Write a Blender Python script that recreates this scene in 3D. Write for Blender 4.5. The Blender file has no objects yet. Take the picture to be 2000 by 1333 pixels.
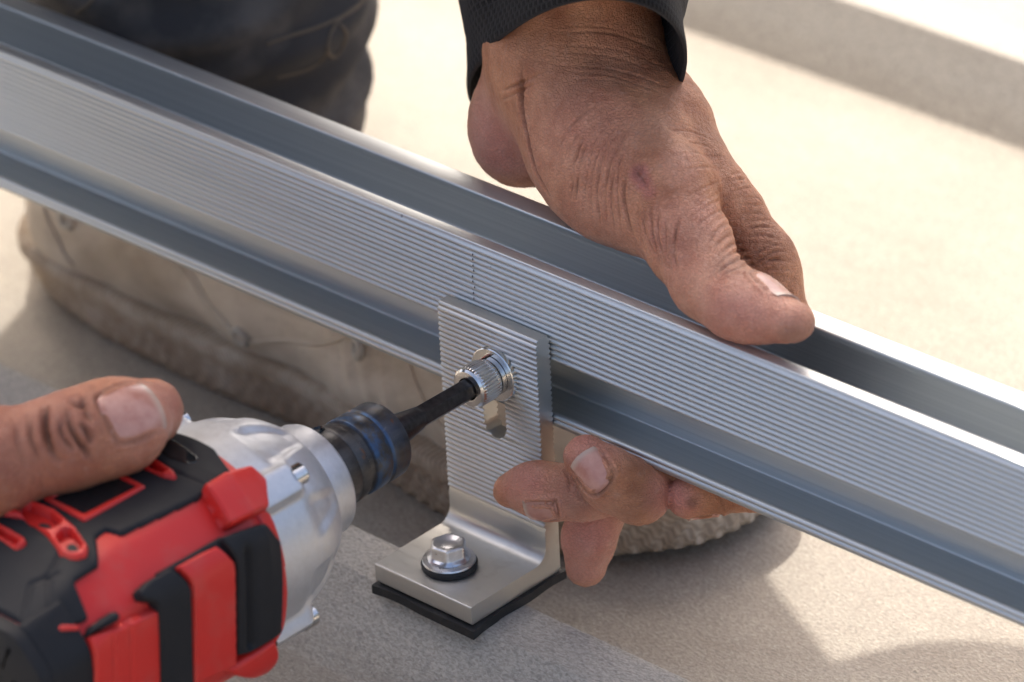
import bpy, bmesh, math, random
import numpy as np
from mathutils import Vector, Matrix
from mathutils.bvhtree import BVHTree

random.seed(4)
rng = np.random.RandomState(7)
S = 0.001      # all lengths below are written in millimetres, the scene is in metres
# frame: X runs along the rail, Y away from the viewer, Z up off the roof; the origin is under the bracket
sc = bpy.context.scene
col = sc.collection

# ------------------------------------------------------------------ camera
CR = np.array([[0.7345748, 0.67704302, -0.04486216],
               [-0.30681779, 0.39040583, 0.86801275],
               [-0.60519642, 0.62385578, -0.49451113]])      # right, up, forward
CC = np.array([931.21, -934.84, 815.67])
CF = 9796.5                                                   # focal length in photo pixels (2000 wide)
cam = bpy.data.cameras.new('camera')
cam.sensor_width = 36.0
cam.lens = 36.0 * CF / 2000.0
cam.clip_start = 0.05
cam.clip_end = 400.0
cam.dof.use_dof = True
cam.dof.focus_distance = 1.485
cam.dof.aperture_fstop = 11.0
cam_o = bpy.data.objects.new('camera', cam)
col.objects.link(cam_o)
M4 = Matrix(((CR[0][0], CR[1][0], -CR[2][0], CC[0] * S), (CR[0][1], CR[1][1], -CR[2][1], CC[1] * S),
             (CR[0][2], CR[1][2], -CR[2][2], CC[2] * S), (0, 0, 0, 1)))
cam_o.matrix_world = M4
sc.camera = cam_o

# ------------------------------------------------------------------ sky, sun, exposure
SUN_EL = math.radians(46.0)
SUN_AZ = math.atan2(-0.78, 0.625)          # towards the sun, measured from +Y to +X
world = bpy.data.worlds.new('World')
sc.world = world
world.use_nodes = True
wn = world.node_tree
bg = wn.nodes['Background']
sky = wn.nodes.new('ShaderNodeTexSky')
sky.sky_type = 'NISHITA'
sky.sun_disc = False
sky.sun_elevation = SUN_EL
sky.sun_rotation = SUN_AZ
sky.air_density = 0.7
sky.dust_density = 6.0
sky.ozone_density = 0.0
wn.links.new(sky.outputs[0], bg.inputs[0])
bg.inputs[1].default_value = 0.15
sun = bpy.data.lights.new('sun', 'SUN')
sun.energy = 2.0
sun.angle = math.radians(0.53)
sun.color = (1.0, 0.96, 0.90)
sun_o = bpy.data.objects.new('sun', sun)
col.objects.link(sun_o)
sd = Vector((math.sin(SUN_AZ) * math.cos(SUN_EL), math.cos(SUN_AZ) * math.cos(SUN_EL), math.sin(SUN_EL)))
sun_o.rotation_euler = sd.to_track_quat('Z', 'Y').to_euler()
sun_o.location = (0, 0, 3)
sc.view_settings.view_transform = 'Standard'
sc.view_settings.look = 'None'
sc.view_settings.gamma = 1.0
sc.view_settings.exposure = 1.34
sc.view_settings.use_curve_mapping = False

# ------------------------------------------------------------------ helpers
def ray_dir(px, py):
    return CR.T @ np.array([(px - 1000.0) / CF, (666.5 - py) / CF, 1.0])

def at(px, py, Y=None, Z=None, X=None):
    """survey helper: point of the place on a known plane of the frame"""
    d = ray_dir(px, py)
    ax, v = (0, X) if X is not None else ((1, Y) if Y is not None else (2, Z))
    return CC + d * ((v - CC[ax]) / d[ax])

def thing(name, label, cat, base, group=None):
    o = bpy.data.objects.new(name, None)
    o.empty_display_size = 0.02
    o.location = Vector(base) * S
    col.objects.link(o)
    tag(o, label, cat, group)
    return o

def tag(o, label=None, cat=None, group=None, kind=None):
    if label: o['label'] = label
    if cat: o['category'] = cat
    if group: o['group'] = group
    if kind: o['kind'] = kind
    return o

def put(o, parent):
    if parent is not None:
        o.parent = parent
        if parent.parent is None: o.matrix_parent_inverse = Matrix.Translation(parent.location).inverted()
    return o

def mesh_obj(name, verts, faces, m, parent=None, smooth=True, uv=None, autosmooth=None):
    me = bpy.data.meshes.new(name)
    v = np.asarray(verts, dtype=np.float64) * S
    me.from_pydata(v.tolist(), [], faces if isinstance(faces, list) else faces.tolist())
    me.validate()
    me.update()
    if uv is not None:
        l = me.uv_layers.new(name='UVMap')
        li = np.zeros(len(me.loops), dtype=np.int32)
        me.loops.foreach_get('vertex_index', li)
        l.data.foreach_set('uv', np.asarray(uv, dtype=np.float32)[li].ravel())
    o = bpy.data.objects.new(name, me)
    me.materials.append(m)
    if smooth:
        me.shade_smooth()
        if autosmooth:
            me.set_sharp_from_angle(angle=math.radians(autosmooth))
    col.objects.link(o)
    return put(o, parent)

def bm_obj(name, bm, m, parent=None, autosmooth=35):
    bmesh.ops.recalc_face_normals(bm, faces=bm.faces)
    me = bpy.data.meshes.new(name)
    for v in bm.verts: v.co = v.co * S
    bm.to_mesh(me); bm.free()
    me.materials.append(m)
    me.shade_smooth()
    me.set_sharp_from_angle(angle=math.radians(autosmooth))
    o = bpy.data.objects.new(name, me)
    col.objects.link(o)
    return put(o, parent)

def round_poly(pts, default=0.4):
    """pts: (a, b[, r]) closed polygon with fillets -> list of (a, b)"""
    out = []
    n = len(pts)
    for i in range(n):
        p = np.array(pts[i][:2], float); r = pts[i][2] if len(pts[i]) > 2 else default
        a = np.array(pts[i - 1][:2], float); b = np.array(pts[(i + 1) % n][:2], float)
        u = a - p; v = b - p
        lu, lv = np.linalg.norm(u), np.linalg.norm(v)
        if r <= 0 or lu < 1e-6 or lv < 1e-6:
            out.append(tuple(p)); continue
        u /= lu; v /= lv
        c = float(np.clip(u @ v, -1, 1)); ang = math.acos(c)
        if ang > 3.0: out.append(tuple(p)); continue
        t = min(r / math.tan(ang / 2), lu * .48, lv * .48)
        rr = t * math.tan(ang / 2)
        k = max(2, int(3 + rr * .8))
        m = (u + v) / np.linalg.norm(u + v)
        cen = p + m * (rr / math.sin(ang / 2))
        s0 = p + u * t - cen; s1 = p + v * t - cen
        for j in range(k + 1):
            w = j / k
            q = s0 * (1 - w) + s1 * w
            q = q / np.linalg.norm(q) * rr
            out.append(tuple(cen + q))
    return out

def extrude_profile(pts, xs):
    """closed (y, z) profile extruded through the x stations -> bmesh"""
    bm = bmesh.new()
    rings = [[bm.verts.new((x, p[0], p[1])) for p in pts] for x in xs]
    n = len(pts)
    for k in range(len(xs) - 1):
        for i in range(n):
            j = (i + 1) % n
            bm.faces.new((rings[k][i], rings[k][j], rings[k + 1][j], rings[k + 1][i]))
    bm.faces.new(rings[0][::-1]); bm.faces.new(rings[-1])
    return bm

def basis(d):
    d = np.asarray(d, float); d = d / np.linalg.norm(d)
    a = np.array([0, 0, 1.0]) if abs(d[2]) < .9 else np.array([1.0, 0, 0])
    u = np.cross(a, d); u /= np.linalg.norm(u)
    return u, np.cross(d, u), d

def lathe(origin, axis, prof, n=48, fn=None, close=True):
    """prof: (t along the axis, radius) -> verts, faces"""
    u, w, d = basis(axis)
    V = []; F = []
    for k, (t, r) in enumerate(prof):
        for i in range(n):
            a = 2 * math.pi * i / n
            rr = r if fn is None else fn(t, a, r)
            V.append(np.asarray(origin) + d * t + (u * math.cos(a) + w * math.sin(a)) * rr)
    for k in range(len(prof) - 1):
        for i in range(n):
            j = (i + 1) % n
            F.append((k * n + i, k * n + j, (k + 1) * n + j, (k + 1) * n + i))
    if close:
        F.append(tuple(range(n - 1, -1, -1)))
        F.append(tuple(range((len(prof) - 1) * n, len(prof) * n)))
    return V, F

def tube(pts, radii, n=10, closed=False):
    P = [np.asarray(p, float) for p in pts]
    V = []; F = []
    m = len(P)
    prev = None
    for k in range(m):
        a = P[(k - 1) % m] if (closed or k > 0) else P[k]
        b = P[(k + 1) % m] if (closed or k < m - 1) else P[k]
        d = (b - a) / (np.linalg.norm(b - a) + 1e-12)
        if prev is None: u, w, _ = basis(d)
        else:
            u = prev - d * (prev @ d); u /= np.linalg.norm(u); w = np.cross(d, u)
        prev = u
        r = radii[k] if hasattr(radii, '__len__') else radii
        for i in range(n):
            an = 2 * math.pi * i / n
            V.append(P[k] + (u * math.cos(an) + w * math.sin(an)) * r)
    for k in range(m if closed else m - 1):
        k2 = (k + 1) % m
        for i in range(n):
            j = (i + 1) % n
            F.append((k * n + i, k * n + j, k2 * n + j, k2 * n + i))
    if not closed:
        F.append(tuple(range(n - 1, -1, -1))); F.append(tuple(range((m - 1) * n, m * n)))
    return V, F

def spline(pts, n=8):
    P = [np.asarray(p, float) for p in pts]
    out = []
    for i in range(len(P) - 1):
        p0 = P[max(i - 1, 0)]; p1 = P[i]; p2 = P[i + 1]; p3 = P[min(i + 2, len(P) - 1)]
        for j in range(n):
            t = j / n
            out.append(.5 * ((2 * p1) + (-p0 + p2) * t + (2 * p0 - 5 * p1 + 4 * p2 - p3) * t * t + (-p0 + 3 * p1 - 3 * p2 + p3) * t ** 3))
    out.append(P[-1])
    return out

# ---- a small value-noise used to make surfaces uneven
_perm = rng.permutation(4096)
def vnoise(P, scale):
    q = np.asarray(P, float) / scale
    i = np.floor(q).astype(int); f = q - i; f = f * f * (3 - 2 * f)
    r = 0
    for dx in (0, 1):
        for dy in (0, 1):
            for dz in (0, 1):
                h = _perm[(_perm[(_perm[(i[:, 0] + dx) & 4095] + i[:, 1] + dy) & 4095] + i[:, 2] + dz) & 4095] / 4095.0
                w = (f[:, 0] if dx else 1 - f[:, 0]) * (f[:, 1] if dy else 1 - f[:, 1]) * (f[:, 2] if dz else 1 - f[:, 2])
                r = r + w * h
    return r * 2 - 1

# ---- signed-distance modelling for bodies (one continuous skin)
class Field:
    def __init__(self, lo, hi, h):
        self.lo = np.array(lo, float); self.h = h
        self.n = np.ceil((np.array(hi) - self.lo) / h).astype(int) + 1
        self.F = np.full(tuple(self.n), 25.0, dtype=np.float32)
    def like(self):
        o = Field.__new__(Field); o.lo, o.h, o.n = self.lo, self.h, self.n
        o.F = np.full(tuple(self.n), 25.0, dtype=np.float32); return o
    def _sub(self, lo, hi):
        a = np.clip(np.floor((np.array(lo) - self.lo) / self.h).astype(int), 0, self.n - 1)
        b = np.clip(np.ceil((np.array(hi) - self.lo) / self.h).astype(int) + 1, 1, self.n)
        sl = tuple(slice(int(x), int(y)) for x, y in zip(a, b))
        g = [(np.arange(a[i], b[i]) * self.h + self.lo[i]).astype(np.float32) for i in range(3)]
        return sl, np.meshgrid(*g, indexing='ij', sparse=True)
    def _put(self, sl, d, k):
        A = self.F[sl]
        if k > 0:
            hh = np.maximum(k - np.abs(A - d), 0) / k
            self.F[sl] = np.minimum(A, d) - hh * hh * k * .25
        else: self.F[sl] = np.minimum(A, d)
    def cone(self, a, b, r1, r2, k=4, flat=None):
        a = np.array(a, float); b = np.array(b, float); R = max(r1, r2) * (1.0 if flat is None else max(1, 1 / flat[1])) + k + 3
        sl, (x, y, z) = self._sub(np.minimum(a, b) - R, np.maximum(a, b) + R)
        if any(s.stop <= s.start for s in sl): return
        ab = b - a; L2 = float(ab @ ab) + 1e-9
        px, py, pz = x - a[0], y - a[1], z - a[2]
        t = np.clip((px * ab[0] + py * ab[1] + pz * ab[2]) / L2, 0, 1)
        qx, qy, qz = px - t * ab[0], py - t * ab[1], pz - t * ab[2]
        s = qx * qx + qy * qy + qz * qz
        if flat is not None:
            ax = np.array(flat[0], float); ax /= np.linalg.norm(ax)
            c = qx * ax[0] + qy * ax[1] + qz * ax[2]
            s = s + (flat[1] ** 2 - 1) * c * c
        self._put(sl, np.sqrt(np.maximum(s, 1e-9)) - (r1 + (r2 - r1) * t), k)
    def chain(self, pts, radii, k=4, flat=None):
        for i in range(len(pts) - 1): self.cone(pts[i], pts[i + 1], radii[i], radii[i + 1], k, flat)
    def blob(self, c, rad, axes=None, k=6):
        c = np.array(c, float); rad = np.array(rad, float); R = rad.max() + k + 3
        sl, (x, y, z) = self._sub(c - R, c + R)
        if any(s.stop <= s.start for s in sl): return
        px, py, pz = x - c[0], y - c[1], z - c[2]
        A = np.eye(3) if axes is None else np.array(axes, float)
        s = 0
        for i in range(3):
            s = s + ((px * A[i][0] + py * A[i][1] + pz * A[i][2]) / rad[i]) ** 2
        self._put(sl, (np.sqrt(np.maximum(s, 1e-9)) - 1) * rad.min(), k)
    def merge(self, o, k):
        hh = np.maximum(k - np.abs(self.F - o.F), 0) / k if k > 0 else 0
        return np.minimum(self.F, o.F) - hh * hh * k * .25
    def mesh(self):
        F = self.F; s = F < 0
        nx, ny, nz = F.shape
        cnt = np.zeros((nx - 1, ny - 1, nz - 1), dtype=np.int8)
        for dx in (0, 1):
            for dy in (0, 1):
                for dz in (0, 1):
                    cnt += s[dx:nx - 1 + dx, dy:ny - 1 + dy, dz:nz - 1 + dz]
        ids = np.nonzero((cnt > 0) & (cnt < 8))
        idx = np.full(cnt.shape, -1, dtype=np.int64); idx[ids] = np.arange(len(ids[0]))
        I = np.stack(ids, 1)
        acc = np.zeros((len(I), 3)); w = np.zeros(len(I))
        cs = [(a, b, c) for a in (0, 1) for b in (0, 1) for c in (0, 1)]
        val = {c: F[I[:, 0] + c[0], I[:, 1] + c[1], I[:, 2] + c[2]].astype(float) for c in cs}
        for c in cs:
            for ax in range(3):
                if c[ax] == 0:
                    d = list(c); d[ax] = 1; d = tuple(d)
                    a, b = val[c], val[d]; m = (a < 0) != (b < 0)
                    t = np.where(m, a / np.where(m, a - b, 1), 0)
                    p = np.tile(np.array(c, float), (len(I), 1)); p[:, ax] += t
                    acc += p * m[:, None]; w += m
        V = (I + acc / w[:, None]) * self.h + self.lo
        Q = []
        for ax in range(3):
            A = [slice(None)] * 3; B = [slice(None)] * 3
            A[ax] = slice(0, -1); B[ax] = slice(1, None)
            sa, sb = s[tuple(A)], s[tuple(B)]
            e = np.stack(np.nonzero(sa != sb), 1)
            o1, o2 = (ax + 1) % 3, (ax + 2) % 3
            ok = (e[:, o1] > 0) & (e[:, o2] > 0) & (e[:, o1] < F.shape[o1] - 1) & (e[:, o2] < F.shape[o2] - 1)
            e = e[ok]
            def g(d1, d2):
                q = e.copy(); q[:, o1] -= d1; q[:, o2] -= d2
                return idx[q[:, 0], q[:, 1], q[:, 2]]
            quad = np.stack([g(1, 1), g(0, 1), g(0, 0), g(1, 0)], 1)
            neg = sa[e[:, 0], e[:, 1], e[:, 2]]
            quad[~neg] = quad[~neg][:, ::-1]
            Q.append(quad)
        Q = np.concatenate(Q); Q = Q[(Q >= 0).all(1)]
        return V, Q

def subdivide(V, Q):
    """one round of quad subdivision with a light smoothing"""
    E = np.concatenate([np.sort(np.stack([Q[:, i], Q[:, (i + 1) % 4]], 1), 1) for i in range(4)])
    key = E[:, 0].astype(np.int64) * len(V) + E[:, 1]
    u, first, inv = np.unique(key, return_index=True, return_inverse=True)
    Eu = E[first]; nV, nE, nQ = len(V), len(u), len(Q)
    mid = (V[Eu[:, 0]] + V[Eu[:, 1]]) * .5; cen = V[Q].mean(1)
    acc = np.zeros_like(V); w = np.zeros(nV)
    for i in range(2):
        np.add.at(acc, Eu[:, i], V[Eu[:, 1 - i]]); np.add.at(w, Eu[:, i], 1)
    Vs = V * .6 + .4 * acc / np.maximum(w, 1)[:, None]
    em = np.zeros((nE, 3)); ew = np.zeros(nE)
    inv = inv.reshape(-1)
    for i in range(4):
        np.add.at(em, inv[i * nQ:(i + 1) * nQ], cen); np.add.at(ew, inv[i * nQ:(i + 1) * nQ], 1)
    mid = mid * .5 + .5 * em / np.maximum(ew, 1)[:, None]
    e = [inv[i * nQ:(i + 1) * nQ] + nV for i in range(4)]
    f = np.arange(nQ) + nV + nE
    Qn = np.concatenate([np.stack([Q[:, i], e[i], f, e[i - 1]], 1) for i in range(4)])
    return np.concatenate([Vs, mid, cen]), Qn

def vert_normals(V, Q):
    n = np.cross(V[Q[:, 2]] - V[Q[:, 0]], V[Q[:, 3]] - V[Q[:, 1]])
    N = np.zeros_like(V)
    for i in range(4): np.add.at(N, Q[:, i], n)
    return N / (np.linalg.norm(N, axis=1)[:, None] + 1e-12)
# ------------------------------------------------------------------ materials
class NT:
    def __init__(self, name):
        self.m = bpy.data.materials.new(name); self.m.use_nodes = True
        self.t = self.m.node_tree; self.b = self.t.nodes['Principled BSDF']
        self.tc = self.t.nodes.new('ShaderNodeTexCoord')
    def n(self, typ, **kw):
        o = self.t.nodes.new(typ)
        for k, v in kw.items():
            if k in o.inputs: self.s(o.inputs[k], v)
            else: setattr(o, k, v)
        return o
    def s(self, inp, v):
        if hasattr(v, 'is_output'): self.t.links.new(v, inp)
        elif isinstance(v, (tuple, list)) and len(v) == 3 and inp.type == 'RGBA': inp.default_value = (*v, 1)
        else: inp.default_value = v
    def set(self, **kw):
        for k, v in kw.items(): self.s(self.b.inputs[k.replace('_', ' ')], v)
        return self
    def coord(self, scale=(1000, 1000, 1000), rot=(0, 0, 0), out='Object'):
        mp = self.n('ShaderNodeMapping')
        self.t.links.new(self.tc.outputs[out], mp.inputs[0])
        mp.inputs['Scale'].default_value = scale; mp.inputs['Rotation'].default_value = rot
        return mp.outputs[0]
    def noise(self, vec, scale=1.0, detail=4, rough=.55, dist=0):
        o = self.n('ShaderNodeTexNoise'); self.s(o.inputs['Vector'], vec)
        o.inputs['Scale'].default_value = scale; o.inputs['Detail'].default_value = detail
        o.inputs['Roughness'].default_value = rough; o.inputs['Distortion'].default_value = dist
        return o.outputs['Fac']
    def voro(self, vec, scale=1.0, feature='DISTANCE_TO_EDGE'):
        o = self.n('ShaderNodeTexVoronoi', feature=feature); self.s(o.inputs['Vector'], vec)
        o.inputs['Scale'].default_value = scale
        return o.outputs['Distance']
    def ramp(self, fac, *stops):
        o = self.n('ShaderNodeValToRGB'); self.s(o.inputs[0], fac)
        e = o.color_ramp.elements
        while len(e) < len(stops): e.new(.5)
        for el, (p, c) in zip(e, stops):
            el.position = p; el.color = (*c, 1) if isinstance(c, tuple) else (c, c, c, 1)
        return o.outputs[0]
    def mix(self, fac, a, b, mode='MIX'):
        o = self.n('ShaderNodeMix', data_type='RGBA', blend_type=mode)
        self.s(o.inputs[0], fac); self.s(o.inputs[6], a); self.s(o.inputs[7], b)
        return o.outputs[2]
    def math(self, op, a, b=0.0, c=0.0):
        o = self.n('ShaderNodeMath', operation=op)
        self.s(o.inputs[0], a); self.s(o.inputs[1], b); self.s(o.inputs[2], c)
        return o.outputs[0]
    def bump(self, h, strength=.3, dist=.0004, nxt=None):
        o = self.n('ShaderNodeBump'); self.s(o.inputs['Height'], h)
        o.inputs['Strength'].default_value = strength; o.inputs['Distance'].default_value = dist
        if nxt is not None: self.t.links.new(nxt, o.inputs['Normal'])
        return o.outputs[0]
    def mixv(self, v, scale):
        n = self.n('ShaderNodeTexNoise'); self.s(n.inputs['Vector'], self.coord((scale,) * 3))
        m = self.n('ShaderNodeVectorMath', operation='MULTIPLY_ADD'); self.s(m.inputs[0], n.outputs['Color']); m.inputs[1].default_value = (1.6, 1.6, 1.6); self.s(m.inputs[2], v)
        return m.outputs[0]
    def attr(self, name):
        o = self.n('ShaderNodeAttribute'); o.attribute_name = name
        return o.outputs['Fac']

def mat_rail():
    k = NT('anodised_rail')
    v = k.coord((6, 1600, 1600))
    n1 = k.noise(v, 1.0, 3)
    n2 = k.noise(k.coord((40, 40, 40)), 1.0, 3)
    k.set(Base_Color=k.ramp(n1, (.3, (.53, .555, .55)), (.7, (.63, .65, .64))), Metallic=.92,
          Roughness=k.ramp(k.math('MULTIPLY_ADD', n2, .35, k.math('MULTIPLY', n1, .5)), (.2, .42), (.8, .56)))
    sp = k.noise(k.coord((260, 260, 260)), 1.0, 2, .5)
    bc = k.b.inputs['Base Color'].links[0].from_socket
    k.set(Base_Color=k.mix(k.ramp(sp, (.77, 0.0), (.80, .5)), bc, (.10, .10, .11)))
    sm = k.noise(k.coord((9, 30, 30)), 1.0, 6, .7)
    k.set(Normal=k.bump(n1, .10, .0003, k.bump(sm, .05, .002)))
    return k.m

def mat_bracket():
    k = NT('milled_aluminium')
    v = k.coord((60, 900, 900)); n1 = k.noise(v, 1.0, 3)
    w = k.noise(k.coord((45, 45, 45)), 1.0, 5, .65)
    spot = k.ramp(w, (.62, 0.0), (.72, 1.0))
    k.set(Base_Color=k.mix(k.math('MULTIPLY', spot, .35), (.58, .575, .545), (.32, .29, .25)), Metallic=.95,
          Roughness=k.ramp(n1, (.2, .33), (.8, .47)), Normal=k.bump(n1, .10, .0003))
    return k.m

def mat_metal(name, c, rough, metallic=1.0, wear=0.0, scale=300, bump=.1):
    k = NT(name)
    n1 = k.noise(k.coord((scale,) * 3), 1.0, 5, .65)
    k.set(Base_Color=k.ramp(n1, (.3, tuple(x * (1 - wear) for x in c)), (.65, c)), Metallic=metallic,
          Roughness=k.ramp(n1, (.25, rough * .8), (.75, min(1, rough * 1.25))), Normal=k.bump(n1, bump, .0003))
    return k.m

def mat_plastic(name, c, rough, grain=1500, bump=.08, dust=.0, dustc=(.35, .30, .25), spec=.5):
    k = NT(name)
    n1 = k.noise(k.coord((grain,) * 3), 1.0, 2)
    n2 = k.noise(k.coord((90,) * 3), 1.0, 6, .7)
    d = k.math('MULTIPLY', k.ramp(n2, (.5, 0.0), (.72, 1.0)), dust)
    k.set(Specular_IOR_Level=spec, Base_Color=k.mix(d, c, dustc), Roughness=k.ramp(n2, (.3, rough), (.75, min(1, rough + .18))),
          Normal=k.bump(n1, bump, .0003))
    return k.m

def mat_roof():
    k = NT('weathered_roof_steel')
    big = k.noise(k.coord((7, 12, 12)), 1.0, 5, .6)
    mid = k.noise(k.coord((60, 110, 110)), 1.0, 5, .65)
    fine = k.noise(k.coord((650, 1250, 1250), (0, 0, .35)), 1.0, 3, .6, .6)
    sp = k.noise(k.coord((330, 330, 330)), 1.0, 3, .6)
    c = k.ramp(k.math('MULTIPLY_ADD', mid, .45, k.math('MULTIPLY', big, .6)),
               (.35, (.32, .268, .203)), (.52, (.405, .352, .278)), (.68, (.475, .422, .342)))
    c = k.mix(k.ramp(fine, (.32, .62), (.58, 0.0)), c, (.17, .15, .125))
    c = k.mix(k.ramp(fine, (.56, 0.0), (.74, .35)), c, (.62, .58, .50))
    c = k.mix(k.math('MULTIPLY', k.ramp(sp, (.70, 0.0), (.77, 1.0)), .55), c, (.17, .11, .06))
    sx = k.n('ShaderNodeSeparateXYZ'); k.s(sx.inputs[0], k.tc.outputs['Object'])
    rib = k.ramp(k.math('MULTIPLY_ADD', sx.outputs['Z'], 30.0, .9), (.12, 0.0), (.45, 1.0))
    c = k.mix(k.math('MULTIPLY', rib, .38), c, k.ramp(fine, (.3, (.33, .312, .272)), (.65, (.66, .625, .55))))
    nrm = k.bump(fine, .9, .0008)
    nrm = k.bump(mid, .12, .002, nrm)
    k.set(Base_Color=c, Roughness=k.ramp(mid, (.3, .55), (.7, .75)), Metallic=0.0, Specular_IOR_Level=.35, Normal=nrm)
    return k.m

def mat_skin():
    k = NT('skin')
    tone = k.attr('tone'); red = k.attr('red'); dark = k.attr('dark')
    mott = k.noise(k.coord((110,) * 3), 1.0, 5, .6)
    mott2 = k.noise(k.coord((420,) * 3), 1.0, 4, .6)
    dors = k.ramp(mott, (.28, (.40, .140, .060)), (.70, (.70, .315, .158)))
    palm = k.ramp(mott, (.30, (.62, .255, .165)), (.68, (.74, .385, .270)))
    c = k.mix(tone, dors, palm)
    c = k.mix(red, c, (.50, .15, .125))
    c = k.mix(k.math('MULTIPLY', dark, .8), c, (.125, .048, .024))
    c = k.mix(k.math('MULTIPLY', k.ramp(mott2, (.55, 0.0), (.75, 1.0)), .22), c, (.62, .42, .32))
    cell = k.voro(k.mixv(k.coord((760, 760, 1150), (.5, .3, .2)), 110), 1.0)
    cell2 = k.voro(k.coord((1500, 1500, 900), (.1, .6, .9)), 1.0)
    lines = k.ramp(cell, (.0, 0.0), (.16, 1.0))
    lines2 = k.ramp(cell2, (.0, 0.0), (.2, 1.0))
    c = k.mix(k.math('MULTIPLY', k.math('SUBTRACT', 1.0, lines), .20), c, (.14, .055, .028))
    nb = k.bump(lines, .62, .00035)
    nb = k.bump(lines2, .35, .0002, nb)
    nb = k.bump(mott2, .25, .0005, nb)
    k.set(Base_Color=c, Roughness=k.ramp(mott2, (.3, .36), (.7, .52)), Specular_IOR_Level=.46, Normal=nb,
          Subsurface_Weight=.12, Subsurface_Radius=(1.0, .35, .2), Subsurface_Scale=.0025)
    return k.m

def mat_nail():
    k = NT('finger_nail')
    n = k.noise(k.coord((260,) * 3), 1.0, 4, .6)
    k.set(Base_Color=k.mix(k.attr('edge'), k.ramp(n, (.3, (.46, .205, .150)), (.7, (.58, .31, .235))), (.56, .42, .32)), Roughness=.27, Specular_IOR_Level=.5,
          Normal=k.bump(n, .12, .0003), Subsurface_Weight=.1, Subsurface_Radius=(1, .4, .3), Subsurface_Scale=.002)
    return k.m

def mat_cloth(name, c, c2, rough=.9, mesh=False, uvs=(1, 1), fade=.0, fadec=(.1, .1, .1)):
    k = NT(name)
    if mesh:
        br = k.n('ShaderNodeTexBrick', Scale=1.0)
        mp = k.coord((uvs[0], uvs[1], 1), out='UV'); k.s(br.inputs['Vector'], mp)
        br.inputs['Mortar Size'].default_value = .52; br.inputs['Mortar Smooth'].default_value = .5
        br.inputs['Brick Width'].default_value = 2.1; br.inputs['Row Height'].default_value = 3.4
        br.inputs['Color1'].default_value = (0, 0, 0, 1); br.inputs['Color2'].default_value = (0, 0, 0, 1)
        br.inputs['Mortar'].default_value = (1, 1, 1, 1)
        f = br.outputs['Color']
    else:
        mp = k.coord((uvs[0], uvs[1], 1), out='UV')
        wv = k.n('ShaderNodeTexWave', wave_type='BANDS', bands_direction='DIAGONAL'); k.s(wv.inputs['Vector'], mp)
        wv.inputs['Scale'].default_value = 1.0; wv.inputs['Distortion'].default_value = 1.5
        f = wv.outputs['Fac']
    n = k.noise(k.coord((900,) * 3), 1.0, 3)
    n2 = k.noise(k.coord((35,) * 3), 1.0, 4)
    cc = k.mix(f, c, c2)
    cc = k.mix(k.math('MULTIPLY', k.ramp(n2, (.45, 0.0), (.7, 1.0)), fade), cc, fadec)
    h = k.math('MULTIPLY_ADD', n, .3, f)
    k.set(Base_Color=cc, Roughness=rough, Specular_IOR_Level=.25, Sheen_Weight=.04, Sheen_Roughness=.5,
          Normal=k.bump(h, .9 if mesh else .35, .0008))
    return k.m

def mat_leather():
    k = NT('worn_boot_leather')
    n = k.noise(k.coord((14, 22, 26)), 1.0, 6, .62, .4)
    f = k.noise(k.coord((260,) * 3), 1.0, 5, .6)
    c = k.ramp(n, (.30, (.36, .275, .185)), (.46, (.52, .43, .32)), (.62, (.66, .57, .45)), (.8, (.74, .66, .54)))
    c = k.mix(k.math('MULTIPLY', k.ramp(f, (.55, 0.0), (.75, 1.0)), .2), c, (.22, .16, .11))
    k.set(Base_Color=c, Roughness=.72, Specular_IOR_Level=.3, Normal=k.bump(f, .3, .0006, k.bump(n, .2, .003)))
    return k.m

def mat_sole():
    k = NT('worn_rubber_sole')
    n = k.noise(k.coord((30, 30, 30)), 1.0, 5, .65)
    z = k.noise(k.coord((190,) * 3), 1.0, 4)
    c = k.ramp(k.math('MULTIPLY_ADD', z, .35, k.math('MULTIPLY', n, .65)), (.34, (.33, .245, .165)), (.5, (.45, .355, .255)), (.64, (.58, .495, .385)))
    wv = k.n('ShaderNodeTexWave', wave_type='BANDS', bands_direction='X'); k.s(wv.inputs['Vector'], k.coord((1000, 400, 1000), (0, .55, 0)))
    wv.inputs['Scale'].default_value = .17; wv.inputs['Distortion'].default_value = .6
    c = k.mix(k.ramp(wv.outputs['Fac'], (.25, .32), (.6, 0.0)), c, (.12, .085, .055))
    k.set(Base_Color=c, Roughness=.85, Specular_IOR_Level=.2, Normal=k.bump(wv.outputs['Fac'], .3, .0008, k.bump(z, .4, .001)))
    return k.m

def mat_chuck():
    k = NT('black_oxide_sleeve')
    n = k.noise(k.coord((180, 60, 180)), 1.0, 5, .7)
    blue = k.ramp(k.noise(k.coord((130, 240, 130)), 1.0, 5, .7), (.42, 0.0), (.55, 1.0))
    m = k.attr('band')
    c = k.ramp(n, (.3, (.035, .035, .038)), (.62, (.10, .095, .09)), (.78, (.26, .23, .20)))
    c = k.mix(k.math('MULTIPLY', k.math('MULTIPLY', m, blue), .55), c, (.035, .12, .27))
    c = k.mix(k.ramp(k.noise(k.coord((230,) * 3), 1.0, 3), (.66, 0.0), (.74, .6)), c, (.20, .085, .03))
    k.set(Base_Color=c, Metallic=.75, Roughness=k.ramp(n, (.3, .32), (.7, .5)), Normal=k.bump(n, .15, .0004))
    return k.m

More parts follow.
